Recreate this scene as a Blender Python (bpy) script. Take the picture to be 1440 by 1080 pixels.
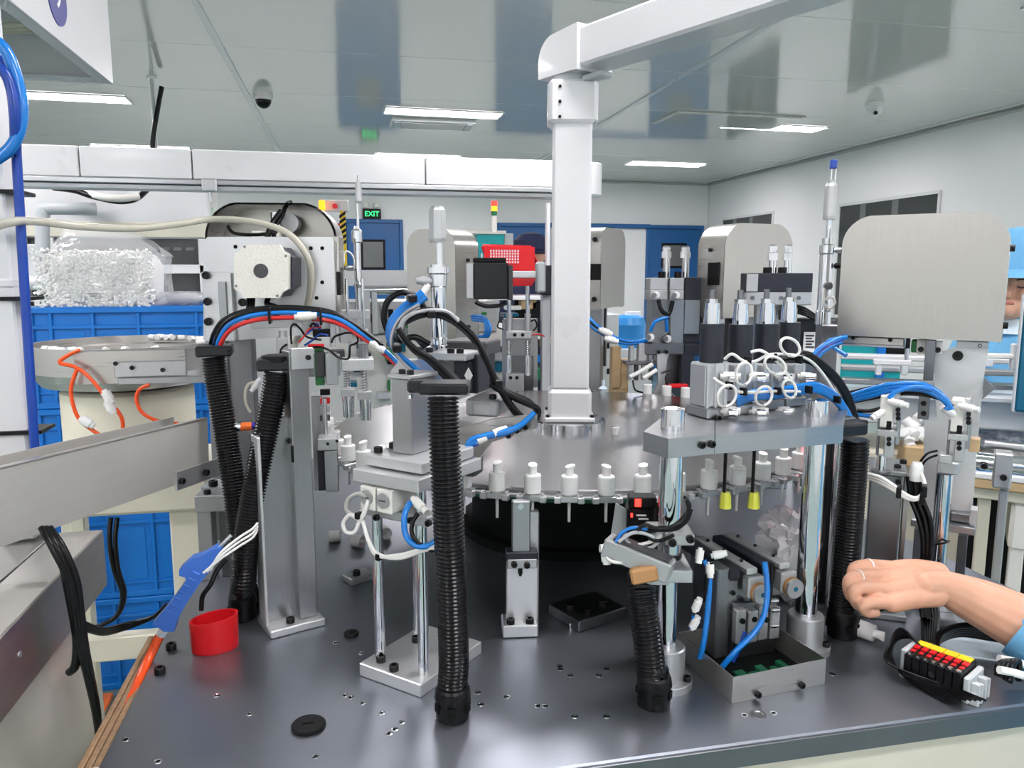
import bpy, bmesh, math, random
from mathutils import Vector, Matrix, noise
for o in list(bpy.data.objects): bpy.data.objects.remove(o)
random.seed(7)
SC = bpy.context.scene
COL = SC.collection
rad = math.radians
# ------------------------------------------------------------------ camera
FPX, YAW, PIT = 1081.0, rad(12), rad(8.2)
CAM = Vector((0, 0, 1.5))
cd = bpy.data.cameras.new('camera'); cam = bpy.data.objects.new('camera', cd); COL.objects.link(cam)
cam.location = CAM; cam.rotation_euler = (math.pi/2 - PIT, 0, -YAW)
cd.sensor_width = 36; cd.lens = 36*FPX/1440; cd.clip_start = .02; cd.clip_end = 60
SC.camera = cam
# ------------------------------------------------------------------ world, exposure (the light itself comes from the ceiling lamps)
wd = bpy.data.worlds.new('world'); SC.world = wd; wd.use_nodes = True
wd.node_tree.nodes['Background'].inputs[0].default_value = (.8, .85, .9, 1)
wd.node_tree.nodes['Background'].inputs[1].default_value = .3
SC.view_settings.view_transform = 'Standard'; SC.view_settings.look = 'None'
SC.view_settings.gamma = 1; SC.view_settings.use_curve_mapping = False
SC.view_settings.exposure = EXPOSURE = 1.08
LAMP = 24.0
SC.cycles.use_denoising = True; SC.cycles.max_bounces = 7; SC.cycles.adaptive_threshold = .025; SC.cycles.sample_clamp_indirect = 6
SC.cycles.caustics_reflective = False; SC.cycles.caustics_refractive = False
# ------------------------------------------------------------------ pixel <-> place (1440 x 1080)
Fv = Vector((math.sin(YAW)*math.cos(PIT), math.cos(YAW)*math.cos(PIT), -math.sin(PIT)))
Rv = Vector((math.cos(YAW), -math.sin(YAW), 0)); Uv = Rv.cross(Fv)
def ray(px, py): return Fv + Rv*((px-720)/FPX) + Uv*((540-py)/FPX)
def on(px, py, z=.88): d = ray(px, py); return CAM + d*((z-1.5)/d.z)
def at(px, py, Y): d = ray(px, py); return CAM + d*(Y/d.y)
def atx(px, py, X): d = ray(px, py); return CAM + d*(X/d.x)
def proj(p):
    v = Vector(p)-CAM; d = v.dot(Fv); return 720+FPX*v.dot(Rv)/d, 540-FPX*v.dot(Uv)/d
def ppm(p): return FPX/((Vector(p)-CAM).dot(Fv))        # pixels per metre at a place
# ------------------------------------------------------------------ materials
MT = {}
def mat(n, col, metal=0., rough=.5, var=.06, scale=30., bump=0., stretch=None, spec=.5, coat=0., emit=0., alpha=1., trans=0., ior=1.45, sss=0., rvar=.02):
    m = bpy.data.materials.new(n); m.use_nodes = True; nt = m.node_tree; N = nt.nodes; L = nt.links
    b = N['Principled BSDF']; I = b.inputs
    I['Metallic'].default_value = metal; I['Roughness'].default_value = rough
    I['Specular IOR Level'].default_value = spec; I['Coat Weight'].default_value = coat; I['Coat Roughness'].default_value = .06
    I['Alpha'].default_value = alpha; I['Transmission Weight'].default_value = trans; I['IOR'].default_value = ior
    if sss: I['Subsurface Weight'].default_value = sss; I['Subsurface Radius'].default_value = (.012, .005, .003)
    c = (*col, 1)
    if emit: I['Emission Color'].default_value = c; I['Emission Strength'].default_value = emit
    tc = N.new('ShaderNodeTexCoord'); mp = N.new('ShaderNodeMapping'); L.new(tc.outputs['Object'], mp.inputs['Vector'])
    if stretch: mp.inputs['Scale'].default_value = stretch
    nz = N.new('ShaderNodeTexNoise'); nz.inputs['Scale'].default_value = scale; nz.inputs['Detail'].default_value = 4
    L.new(mp.outputs[0], nz.inputs['Vector'])
    rp = N.new('ShaderNodeValToRGB'); L.new(nz.outputs['Fac'], rp.inputs[0])
    rp.color_ramp.elements[0].position = .2; rp.color_ramp.elements[1].position = .8
    rp.color_ramp.elements[0].color = (*[max(0, v*(1-var)) for v in col], 1)
    rp.color_ramp.elements[1].color = (*[min(1, v*(1+var)) for v in col], 1)
    L.new(rp.outputs[0], I['Base Color'])
    if rvar:
        mr = N.new('ShaderNodeMapRange'); L.new(nz.outputs['Fac'], mr.inputs[0])
        mr.inputs[1].default_value = .2; mr.inputs[2].default_value = .8
        mr.inputs[3].default_value = max(.02, rough-rvar*rough*2); mr.inputs[4].default_value = min(1, rough+rvar*rough*2)
        L.new(mr.outputs[0], I['Roughness'])
    if bump:
        bp = N.new('ShaderNodeBump'); bp.inputs['Strength'].default_value = bump; bp.inputs['Distance'].default_value = .002
        L.new(nz.outputs['Fac'], bp.inputs['Height']); L.new(bp.outputs[0], I['Normal'])
    MT[n] = m; return m
HB = (1, 1, 60); VB = (60, 60, 1.2)                    # brushed across / along
mat('white_wall', (.84, .845, .845), 0, .35, .02, 2)
mat('ceiling_panel', (.74, .735, .70), 0, .09, .02, 1, spec=.75, coat=.35, rvar=.0)
mat('seam', (.5, .5, .49), .3, .35)
mat('floor_green', (.20, .285, .265), 0, .25, .06, 1.5, coat=.3)
mat('lamp', (1, .95, .975), emit=LAMP, var=0)
mat('blue_door', (.016, .11, .31), 0, .3, .04, 2)
mat('dark_glass', (.05, .055, .055), 0, .08, .1, 2)
mat('pane_grey', (.16, .17, .17), 0, .1, .15, 1.5)
mat('white_paint', (.72, .725, .74), 0, .28, .02, 6, coat=.3)
mat('grey_paint', (.55, .58, .60), 0, .35, .03, 8)
mat('beige_paint', (.66, .63, .52), 0, .4, .04, 6)
mat('cream_plastic', (.74, .71, .58), 0, .42, .04, 6)
mat('aluminium', (.36, .37, .38), .95, .33, .05, 8, stretch=VB, bump=.008)
mat('bright_alu', (.66, .67, .68), .7, .36, .03, 8, stretch=HB, bump=.006)
mat('sheet_satin', (.56, .545, .51), .45, .36, .04, 6, stretch=HB, bump=.006)
mat('aluminium_h', (.42, .43, .445), .95, .33, .05, 8, stretch=HB, bump=.008)
mat('cast_alu', (.78, .76, .70), .55, .5, .12, 260, bump=.35)
mat('matte_alu', (.50, .51, .52), .8, .42, .05, 60, bump=.05)
mat('stainless', (.46, .445, .42), .95, .25, .05, 7, stretch=VB, bump=.006)
mat('stainless_h', (.49, .475, .45), .85, .28, .05, 7, stretch=HB, bump=.006)
mat('stainless_dull', (.46, .45, .43), 1, .38, .10, 5, stretch=(2, 2, 14))
mat('chrome', (.70, .71, .74), 1, .07, .02, 20, rvar=.3)
mat('steel_dark', (.20, .205, .22), 1, .34, .08, 9, bump=.03)
mat('plate_steel', (.285, .305, .345), .9, .37, .07, 5, bump=.02, rvar=.05)
mat('disc_steel', (.38, .375, .38), 1, .25, .02, 5, rvar=0)
mat('spring', (.35, .35, .36), 1, .3)
mat('bolt_black', (.008, .008, .009), .3, .36, .15, 80)
mat('black_plastic', (.005, .005, .006), 0, .36, .15, 40, spec=.25)
mat('black_gloss', (.003, .003, .004), 0, .2, .15, 40, spec=.32)
mat('black_anod', (.010, .011, .014), .15, .38, .15, 40)
mat('charcoal', (.024, .027, .038), .25, .42, .1, 30)
mat('graphite', (.065, .065, .072), .2, .45, .1, 30)
mat('white_plastic', (.86, .86, .85), 0, .3, .015, 20, sss=.05)
mat('ivory_plastic', (.80, .79, .74), 0, .38, .02, 20)
mat('tube_clear', (.62, .60, .50), 0, .15, .05, 30, alpha=.72)
mat('tube_white', (.80, .79, .76), 0, .35, .03, 30)
mat('tube_blue', (.006, .19, .62), 0, .22, .05, 30, coat=.3)
mat('tube_navy', (.010, .055, .34), 0, .25, .05, 30)
mat('tube_black', (.004, .004, .005), 0, .26, .1, 30, spec=.3)
mat('tube_grey', (.40, .41, .43), 0, .35, .05, 30)
mat('tube_red', (.62, .03, .03), 0, .25, .05, 30)
mat('tube_orange', (.90, .10, .02), 0, .25, .04, 30)
mat('crate_blue', (.003, .16, .56), 0, .35, .05, 8)
mat('gun_blue', (.05, .17, .62), 0, .35, .04, 30)
mat('red_plastic', (.68, .012, .018), 0, .3, .04, 20)
mat('orange_plastic', (.85, .17, .03), 0, .4, .1, 20)
mat('purple_plastic', (.05, .03, .35), 0, .4, .05, 20)
mat('yellow_plastic', (.86, .62, .02), 0, .4, .03, 20)
mat('acid_yellow', (.70, .72, .08), 0, .3, .1, 20)
mat('green_led', (.02, .75, .16), emit=1.6, var=0)
mat('red_led', (1, .03, .02), emit=1.6, var=0)
mat('amber_led', (1, .25, .01), emit=1.4, var=0)
mat('green_dark', (.01, .16, .07), 0, .4, .1, 20)
mat('pcb_green', (.02, .20, .05), 0, .35, .4, 120)
mat('teal_panel', (.01, .40, .42), 0, .3, .03, 5)
mat('teal_screen', (.01, .12, .20), 0, .2, .03, 5)
mat('wood', (.56, .40, .22), 0, .5, .12, 6, stretch=(1, 8, 8))
mat('cardboard', (.33, .21, .12), 0, .8, .3, 90, bump=.2)
mat('tan_tape', (.45, .24, .10), 0, .5, .08, 30)
mat('print_black', (.03, .03, .03), 0, .6)
mat('print_white', (.85, .85, .85), 0, .5)
mat('navy_print', (.045, .05, .25), 0, .4, .03)
mat('film', (.88, .89, .91), 0, .10, .03, 30, alpha=.26, coat=.6)
mat('film_thick', (.80, .82, .84), 0, .12, .08, 25, alpha=.5, coat=.6)
mat('frost', (.80, .80, .80), 0, .35, .03, 30, alpha=.85)
mat('skin', (.66, .36, .24), 0, .45, .10, 25, bump=.06, sss=.12)
mat('lip', (.48, .16, .13), 0, .4, .05)
mat('nail', (.78, .52, .43), 0, .25, .03)
mat('hair', (.012, .010, .010), 0, .5, .3, 200)
mat('cloth_blue', (.17, .46, .74), 0, .8, .05, 60, bump=.15)
mat('cloth_navy', (.015, .02, .06), 0, .8, .1, 60, bump=.1)
mat('cloth_pale', (.66, .78, .86), 0, .8, .05, 60, bump=.1)
mat('interior_dark', (.004, .006, .005), 0, .6, .3, 10, spec=.15)  # near-black, also painted as the shade in holes that are not cut
mat('skyblue_bag', (.03, .25, .62), 0, .3, .2, 8)
# ------------------------------------------------------------------ geometry collector
class G:
    def __init__(s): s.v = []; s.f = []; s.sm = []
    def add(s, vs, fs, smooth=False, M=None):
        n = len(s.v)
        s.v += [tuple(M @ Vector(p)) for p in vs] if M else [tuple(p) for p in vs]
        s.f += [tuple(i+n for i in f) for f in fs]; s.sm += [smooth]*len(fs); return s
    def box(s, x0, x1, y0, y1, z0, z1, b=.0012, M=None):
        if x0 > x1: x0, x1 = x1, x0
        if y0 > y1: y0, y1 = y1, y0
        if z0 > z1: z0, z1 = z1, z0
        c = ((x0+x1)/2, (y0+y1)/2, (z0+z1)/2); h = ((x1-x0)/2, (y1-y0)/2, (z1-z0)/2)
        b = min(b, min(h)*.45)
        vs = []; idx = {}
        for sx in (-1, 1):
            for sy in (-1, 1):
                for sz in (-1, 1):
                    for a in range(3):
                        idx[sx, sy, sz, a] = len(vs)
                        vs.append(tuple(c[k]+(sx, sy, sz)[k]*(h[k] if k == a else h[k]-b) for k in range(3)))
        fs = []
        for a in range(3):
            p, q = [(1, 2), (2, 0), (0, 1)][a]
            for sg in (-1, 1):
                def key(u, w): k = [0, 0, 0]; k[a] = sg; k[p] = u; k[q] = w; return idx[(*k, a)]
                f = [key(-1, -1), key(1, -1), key(1, 1), key(-1, 1)]
                fs.append(f if sg > 0 else f[::-1])
            for u in (-1, 1):                                   # edge along axis a
                for w in (-1, 1):
                    def key2(t, ax): k = [0, 0, 0]; k[a] = t; k[p] = u; k[q] = w; return idx[(*k, ax)]
                    f = [key2(-1, p), key2(1, p), key2(1, q), key2(-1, q)]
                    fs.append(f[::-1] if u*w > 0 else f)
        for sx in (-1, 1):
            for sy in (-1, 1):
                for sz in (-1, 1):
                    f = [idx[sx, sy, sz, 0], idx[sx, sy, sz, 1], idx[sx, sy, sz, 2]]
                    fs.append(f if sx*sy*sz > 0 else f[::-1])
        return s.add(vs, fs, False, M)
    def cyl(s, p0, p1, r, r1=None, n=16, cap=True, M=None, bev=0):
        p0 = Vector(p0); p1 = Vector(p1); r1 = r if r1 is None else r1; d = p1-p0; L = d.length
        if bev: prof = [(0, r-bev), (bev, r), (L-bev, r1), (L, r1-bev)]
        else: prof = [(0, r), (L, r1)]
        return s.lathe(prof, p0, d, n, cap, M)
    def lathe(s, prof, o, axis=(0, 0, 1), n=20, cap=True, M=None, flat=True, ph=0.):
        # prof: (height, radius); sharp corners get their own rings
        a = Vector(axis).normalized(); o = Vector(o)
        t = Vector((1, 0, 0)) if abs(a.x) < .8 else Vector((0, 1, 0))
        u = a.cross(t).normalized(); w = a.cross(u)
        def ring(h, r): return [o+a*h+(u*math.cos(2*math.pi*k/n+ph)+w*math.sin(2*math.pi*k/n+ph))*r for k in range(n)]
        for (h0, r0), (h1, r1) in zip(prof, prof[1:]):
            vs = ring(h0, r0)+ring(h1, r1)
            s.add(vs, [(k, (k+1) % n, n+(k+1) % n, n+k) for k in range(n)], n > 8, M)
        if cap:
            if prof[0][1] > 0: s.add(ring(*prof[0]), [tuple(range(n))[::-1]], False, M)
            if prof[-1][1] > 0: s.add(ring(*prof[-1]), [tuple(range(n))], False, M)
        return s
    def tube(s, pts, r, n=8, cap=True, rs=None):
        pts = [Vector(p) for p in pts]; m = len(pts); fr = None; rings = []
        for i, p in enumerate(pts):
            t = (pts[min(i+1, m-1)]-pts[max(i-1, 0)])
            t = t.normalized() if t.length > 1e-9 else Vector((0, 0, 1))
            if fr is None:
                a = Vector((0, 0, 1)) if abs(t.z) < .9 else Vector((1, 0, 0)); fr = t.cross(a).normalized()
            fr = fr-t*fr.dot(t)
            fr = fr.normalized() if fr.length > 1e-6 else t.orthogonal().normalized()
            b = t.cross(fr); rr = rs[i] if rs else r
            rings += [p+(fr*math.cos(2*math.pi*k/n)+b*math.sin(2*math.pi*k/n))*rr for k in range(n)]
        fs = [(i*n+k, i*n+(k+1) % n, (i+1)*n+(k+1) % n, (i+1)*n+k) for i in range(m-1) for k in range(n)]
        s.add(rings, fs, True)
        if cap:
            s.add(rings[:n], [tuple(range(n))[::-1]]); s.add(rings[-n:], [tuple(range(n))])
        return s
    def prism(s, poly, a, b, plane='xz', M=None):
        # polygon extruded along the remaining axis from a to b; smooth-free
        n = len(poly)
        def mk(p, t): return (p[0], t, p[1]) if plane == 'xz' else ((p[0], p[1], t) if plane == 'xy' else (t, p[0], p[1]))
        vs = [mk(p, a) for p in poly]+[mk(p, b) for p in poly]
        fs = [tuple(range(n)), tuple(range(n, 2*n))[::-1]]+[(k, n+k, n+(k+1) % n, (k+1) % n) for k in range(n)]
        return s.add(vs, fs, False, M)
    def sheet(s, fn, nu, nv, smooth=True, closed=False):
        vs = [fn(i/nu, j/nv) for i in range(nu+(0 if closed else 1)) for j in range(nv+1)]
        w = nv+1; m = nu if closed else nu+1
        fs = [(i*w+j, ((i+1) % m)*w+j, ((i+1) % m)*w+j+1, i*w+j+1) for i in range(nu) for j in range(nv)]
        return s.add(vs, fs, smooth)
    def mesh(s, name):
        me = bpy.data.meshes.new(name); me.from_pydata(s.v, [], s.f); me.validate()
        if len(me.polygons) == len(s.sm): me.polygons.foreach_set('use_smooth', s.sm)
        bm = bmesh.new(); bm.from_mesh(me); bmesh.ops.recalc_face_normals(bm, faces=bm.faces); bm.to_mesh(me); bm.free()
        return me
def link(name, me, m, parent=None):
    o = bpy.data.objects.new(name, me); COL.objects.link(o)
    if m and me and not me.materials: me.materials.append(MT[m])
    if parent: o.parent = parent
    return o
def smooth_path(pts, k=8):
    P = [Vector(p) for p in pts]
    if len(P) < 3: return P
    out = []
    for i in range(len(P)-1):
        a, b, c, d = P[max(i-1, 0)], P[i], P[i+1], P[min(i+2, len(P)-1)]
        for j in range(k):
            t = j/k
            out.append(.5*((2*b)+(c-a)*t+(2*a-5*b+4*c-d)*t*t+(3*b-a-3*c+d)*t**3))
    return out+[P[-1]]
_bolt = {}
def bolt_mesh(r):
    k = round(r*10000)
    if k not in _bolt:
        g = G(); h = r*1.25
        g.lathe([(0, r), (h*.85, r), (h, r*.88), (h, r*.52), (h*.55, r*.5), (h*.55, 0)], (0, 0, 0), (0, 0, 1), 12)
        _bolt[k] = g.mesh('bolt'); _bolt[k].materials.append(MT['bolt_black'])
    return _bolt[k]
class T:
    """One thing: an Empty at its base, parts in its own frame. Pixel arguments are measured on the plane y = const of that frame."""
    def __init__(s, name, label, cat, loc=(0, 0, 0), rz=0., group=None, kind=None):
        o = bpy.data.objects.new(name, None); COL.objects.link(o); o.empty_display_size = .02
        o.location = loc; o.rotation_euler = (0, 0, rad(rz)); s.o = o
        if label: o['label'] = label
        if cat: o['category'] = cat
        if group: o['group'] = group
        if kind: o['kind'] = kind
        s.M = Matrix.Translation(Vector(loc)) @ Matrix.Rotation(rad(rz), 4, 'Z'); s.I = s.M.inverted()
        s.c = s.I @ CAM; s.R3 = s.I.to_3x3()
    def q(s, px, py, y):
        d = s.R3 @ ray(px, py); return s.c+d*((y-s.c.y)/d.y)
    def zr(s, x, y, py):                                      # height of a plumb line through (x, y) at image row py
        lo, hi = -2., 4.
        for _ in range(40):
            m = (lo+hi)/2
            if proj(s.M @ Vector((x, y, m)))[1] > py: lo = m
            else: hi = m
        return lo
    def l(s, px, py, z=.88):                                  # pixel on the level z (world) -> own frame
        return s.I @ on(px, py, z)
    def w(s, px, x, y, z): return px/ppm(s.M @ Vector((x, y, z)))
    def add(s, name, g, m, par=None): return link(name, g.mesh(name), m, par or s.o)
    def span(s, px0, py0, px1, py1, y):
        a, b, c, d = s.q(px0, py0, y), s.q(px0, py1, y), s.q(px1, py0, y), s.q(px1, py1, y)
        return (a.x+b.x)/2, (c.x+d.x)/2, (b.z+d.z)/2, (a.z+c.z)/2
    def gbox(s, g, px0, py0, px1, py1, y, d, bev=.0012):
        x0, x1, z0, z1 = s.span(px0, py0, px1, py1, y); g.box(x0, x1, y, y+d, z0, z1, bev); return g
    def box(s, name, px0, py0, px1, py1, y, d, m, bev=.0012, par=None):
        return s.add(name, s.gbox(G(), px0, py0, px1, py1, y, d, bev), m, par)
    def lb(s, name, x0, x1, y0, y1, z0, z1, m, bev=.0012, par=None):
        return s.add(name, G().box(x0, x1, y0, y1, z0, z1, bev), m, par)
    def gcyl(s, g, px, py0, py1, wpx, y, n=18, w1=None, bev=0):
        a = s.q(px, py0, y); b = s.q(px, py1, y); x = (a.x+b.x)/2; r = s.w(wpx, x, y, (a.z+b.z)/2)/2
        r1 = r if w1 is None else s.w(w1, x, y, a.z)/2
        g.cyl((x, y, b.z), (x, y, a.z), r, r1, n, bev=bev); return g
    def cyl(s, name, px, py0, py1, wpx, y, m, n=18, w1=None, par=None, bev=0):
        return s.add(name, s.gcyl(G(), px, py0, py1, wpx, y, n, w1, bev), m, par)
    def lc(s, name, p0, p1, r, m, r1=None, n=16, par=None, bev=0):
        return s.add(name, G().cyl(p0, p1, r, r1, n, bev=bev), m, par)
    def lathe(s, name, px, prof, y, m, n=20, par=None):
        # prof: (py, width px) from bottom to top
        pm = sum(p[0] for p in prof)/len(prof); x = s.q(px, pm, y).x; pts = []
        for py, w in prof:
            z = s.q(px, py, y).z; pts.append((z, s.w(w, x, y, z)/2))
        return s.add(name, G().lathe(pts, (x, y, 0), (0, 0, 1), n), m, par)
    def tube(s, name, pts, r, m, n=8, k=6, par=None):
        P = [s.q(*p) if len(p) == 3 else Vector(p[:3]) for p in pts]
        return s.add(name, G().tube(smooth_path(P, k), r, n), m, par)
    def bolt(s, px, py, y, r=.005, par=None, up=False):
        p = s.q(px, py, y); return s.lbolt(p, r, par, up)
    def lbolt(s, p, r=.005, par=None, up=False, rot=None):
        o = link('bolt', bolt_mesh(r), None, par or s.o); o.location = p
        o.rotation_euler = rot or ((0, 0, 0) if up else (math.pi/2, 0, 0)); return o
    def fitting(s, px, py, y, d=(0, -1, 0), L=.03, r=.007, m='white_plastic', par=None):
        # push-in elbow fitting: body, collar
        p = s.q(px, py, y); d = Vector(d).normalized(); g = G()
        g.lathe([(0, r*.6), (L*.15, r*.6), (L*.15, r), (L*.75, r), (L*.75, r*.8), (L, r*.75)], p, d, 10)
        o = s.add('air_fitting', g, m, par); return o
    def hose(s, name, pts, r, par=None, pitch=.0056, m='black_gloss'):
        P = smooth_path([s.q(*p) if len(p) == 3 else Vector(p[:3]) for p in pts], 12)
        ln = [0]
        for a, b in zip(P, P[1:]): ln.append(ln[-1]+(b-a).length)
        tot = ln[-1]; nr = int(tot/pitch); out = []; rs = []; j = 0
        for i in range(nr):
            for fr_, rr in ((0, .88), (.2, 1), (.55, 1), (.75, .88)):
                d = (i+fr_)*pitch
                while j < len(ln)-2 and ln[j+1] < d: j += 1
                t = (d-ln[j])/max(1e-9, ln[j+1]-ln[j]); out.append(P[j].lerp(P[j+1], t)); rs.append(r*rr)
        return s.add(name, G().tube(out, r, 20, rs=rs), m, par)
def tag(o, label, cat, group=None, kind=None):
    o['label'] = label; o['category'] = cat
    if group: o['group'] = group
    if kind: o['kind'] = kind
    return o
def struct(name, g, m, label=None, par=None):
    o = link(name, g.mesh(name), m, par)
    if not par: o['kind'] = 'structure'
    if label: o['label'] = label
    return o
def copy_tree(o, parent=None):
    c = o.copy(); COL.objects.link(c); c.parent = parent
    for ch in list(o.children): copy_tree(ch, c)
    return c
def text_obj(name, body, size, m, par, loc, rot=(math.pi/2, 0, 0), ext=.0004):
    cu = bpy.data.curves.new(name, 'FONT'); cu.body = body; cu.size = size; cu.extrude = ext; cu.align_x = 'CENTER'; cu.align_y = 'CENTER'
    o = bpy.data.objects.new(name, cu); me = bpy.data.meshes.new_from_object(o); bpy.data.objects.remove(o); bpy.data.curves.remove(cu); me.materials.clear()
    o = link(name, me, m, par); o.location = loc; o.rotation_euler = rot; return o
# ================================================================== THE ROOM
XL, XR, YN, YB, ZC = -6.5, 5.25, -3.2, 10.73, 2.8
struct('floor', G().box(XL, XR, YN, YB, -.1, 0, 0), 'floor_green', 'glossy green epoxy factory floor')
wb = struct('wall_back', G().box(XL, XR+.1, YB, YB+.1, 0, ZC, 0), 'white_wall', 'white panel wall at the far end of the hall')
wr = struct('wall_right', G().box(XR, XR+.1, YN, YB, 0, ZC, 0), 'white_wall', 'white panel wall on the right with dark windows')
struct('wall_left', G().box(XL-.1, XL, YN, YB, 0, ZC, 0), 'white_wall', 'white panel wall on the left side')
struct('wall_front', G().box(XL, XR, YN-.1, YN, 0, ZC, 0), 'white_wall', 'white panel wall behind the viewer')
ce = struct('ceiling', G().box(XL-.1, XR+.1, YN-.1, YB+.1, ZC+.02, ZC+.1, 0), 'seam', 'glossy pale grey panel ceiling with seams')
xs = [XL]+[x for x in [-.68+2.9*k for k in range(-2, 3)] if XL < x < XR]+[XR]
ys = [YN+1.16*k for k in range(13)]; ys[-1] = YB
pm_cache = {}
for i in range(len(xs)-1):
    for j in range(len(ys)-1):
        k = (round(xs[i+1]-xs[i], 3), round(ys[j+1]-ys[j], 3))
        if k not in pm_cache:
            pm_cache[k] = G().box(.006, k[0]-.006, .003, k[1]-.003, 0, .02, .002).mesh('ceiling_panel'); pm_cache[k].materials.append(MT['ceiling_panel'])
        o = link('ceiling_panel', pm_cache[k], None, ce); o.location = (xs[i], ys[j], ZC)
for x in xs[1:-1]:
    link('seam_profile', G().box(x-.02, x+.02, YN, YB, ZC-.008, ZC+.004, .002).mesh('seam_profile'), 'white_paint', ce)
# corner coving
struct('trim_1', G().box(XR-.03, XR, YN, YB, ZC-.03, ZC-.001, .012), 'seam', 'cove strip between right wall and ceiling')
struct('trim_2', G().box(XL, XR-.03, YB-.03, YB, ZC-.03, ZC-.001, .012), 'seam', 'cove strip between back wall and ceiling')
struct('trim_3', G().box(XR-.02, XR, YB-.02, YB, 0, ZC-.03, .008), 'white_paint', 'corner strip between back and right walls')
# ceiling lamps: two visible rows, the unseen nearer ones spaced to light the machines
lamp_lbl = {(1, 4): 'lit ceiling strip lamp left of the white post, nearest the beam', (2, 4): 'lit ceiling strip lamp right of the white post, above the others',
            (2, 5): 'small lit ceiling strip lamp low beside the white post', (0, 4): 'lit ceiling strip lamp under the white numbered box',
            (0, 5): 'lit ceiling strip lamp just above the beam beside the hanging cable', (1, 5): 'lit ceiling strip lamp half hidden by the middle of the beam'}
lm = G().box(-.47, .47, -.115, .115, -.004, 0, .001).mesh('diffuser'); lm.materials.append(MT['lamp'])
lf = G()
for b in ((-.485, .485, -.13, -.115), (-.485, .485, .115, .13), (-.485, -.47, -.115, .115), (.47, .485, -.115, .115)): lf.box(*b, -.012, 0, .002)
lf = lf.mesh('frame'); lf.materials.append(MT['white_paint'])
LY = (-3.0+.6, -.9, 1.2, 3.3, 6.5, 8.92)
for i, x in enumerate((-2.05, .81, 3.78)):
    for j in range(6):
        y = LY[j]
        lab = lamp_lbl.get((i, j), 'lit ceiling strip lamp out of the picture above the machines')
        t = T('ceiling_lamp', lab, 'lamp', (x, y, ZC-.001), 2, 'strip lamps in the hall ceiling')
        link('diffuser', lm, None, t.o); link('frame', lf, None, t.o)
for j in range(4):
    t = T('ceiling_lamp', 'lit ceiling strip lamp out of the picture above the machines', 'lamp', (-4.9, LY[j], ZC-.001), 2, 'strip lamps in the hall ceiling')
    link('diffuser', lm, None, t.o); link('frame', lf, None, t.o)
# windows in the right wall, slightly proud frames
for n, (y0, y1, z0, z1) in enumerate(((8.95, 10.25, 1.25, 2.24), (6.15, 7.57, 1.05, 2.21))):
    w = struct('window_%d' % (n+1), G().box(XR-.012, XR+.01, y0, y1, z0, z1, .002), 'dark_glass', 'dark interior window in the right wall')
    g = G()
    for b in ((y0-.03, y1+.03, z1, z1+.03), (y0-.03, y1+.03, z0-.03, z0), (y0-.03, y0, z0, z1), (y1, y1+.03, z0, z1)): g.box(XR-.02, XR, *b, .003)
    link('window_frame', g.mesh('window_frame'), 'white_paint', w)
    for k in (.36, .7): link('pane_strip', G().box(XR-.016, XR-.012, y0+(y1-y0)*k, y0+(y1-y0)*k+.09, z0, z1, .001).mesh('s'), 'pane_grey', w).name = 'window_mullion'
# blue doors in the back wall
def door(n, px0, pyt, px1, zb, lbl, win=None, m='blue_door'):
    a = at(px0, pyt, YB); b = at(px1, pyt, YB); z1 = (a.z+b.z)/2
    d = struct('door_%d' % n, G().box(a.x, b.x, YB-.05, YB-.005, zb, z1, .006), m, lbl)
    g = G()
    for q in ((a.x-.05, a.x, zb, z1+.05), (b.x, b.x+.05, zb, z1+.05), (a.x, b.x, z1, z1+.05)): g.box(q[0], q[1], YB-.07, YB, q[2], q[3], .004)
    link('door_frame', g.mesh('door_frame'), m, d)
    if win:
        p, r = at(win[0], win[1], YB), at(win[2], win[3], YB)
        link('door_window', G().box(p.x, r.x, YB-.058, YB-.05, r.z, p.z, .002).mesh('door_window'), 'pane_grey', d)
        g = G()
        for q in ((p.x-.03, p.x, r.z-.03, p.z+.03), (r.x, r.x+.03, r.z-.03, p.z+.03), (p.x, r.x, p.z, p.z+.03), (p.x, r.x, r.z-.03, r.z)): g.box(q[0], q[1], YB-.064, YB-.05, q[2], q[3], .002)
        link('window_frame', g.mesh('window_frame'), 'black_plastic', d)
    return d
door(1, 487, 314, 561, 0, 'blue door under the green exit sign', (510, 340, 539, 376))
door(2, 703, 319, 768, 0, 'blue door behind the person in the dark cap')
door(3, 912, 322, 983, 0, 'blue door in the far corner with a small dark window', (931, 345, 960, 374))
d4 = struct('door_4', G().box(at(764, 316, YB).x, at(912, 316, YB).x, YB-.09, YB, 2.14, 2.2, .004), 'blue_door', 'blue header beam over the open doorway')
link('doorway_panel', G().box(at(772, 316, YB).x, at(908, 316, YB).x, YB-.03, YB, 0, 2.14, .004).mesh('dp'), 'white_wall', d4)
# exit sign
t = T('exit_sign', 'small green lit exit sign above the blue door', 'sign', at(523, 301, YB-.06))
t.lb('sign_case', -.12, .12, 0, .05, -.07, .07, 'black_plastic', .004); t.lb('sign_face', -.105, .105, -.004, 0, -.055, .055, 'black_plastic', .002)
text_obj('sign_lettering', 'EXIT', .095, 'green_led', t.o, (0, -.006, 0))
for s_ in (-1, 1): t.lb('emergency_lamp', s_*.07-.035, s_*.07+.035, -.02, .04, .085, .15, 'ivory_plastic', .01)
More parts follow.
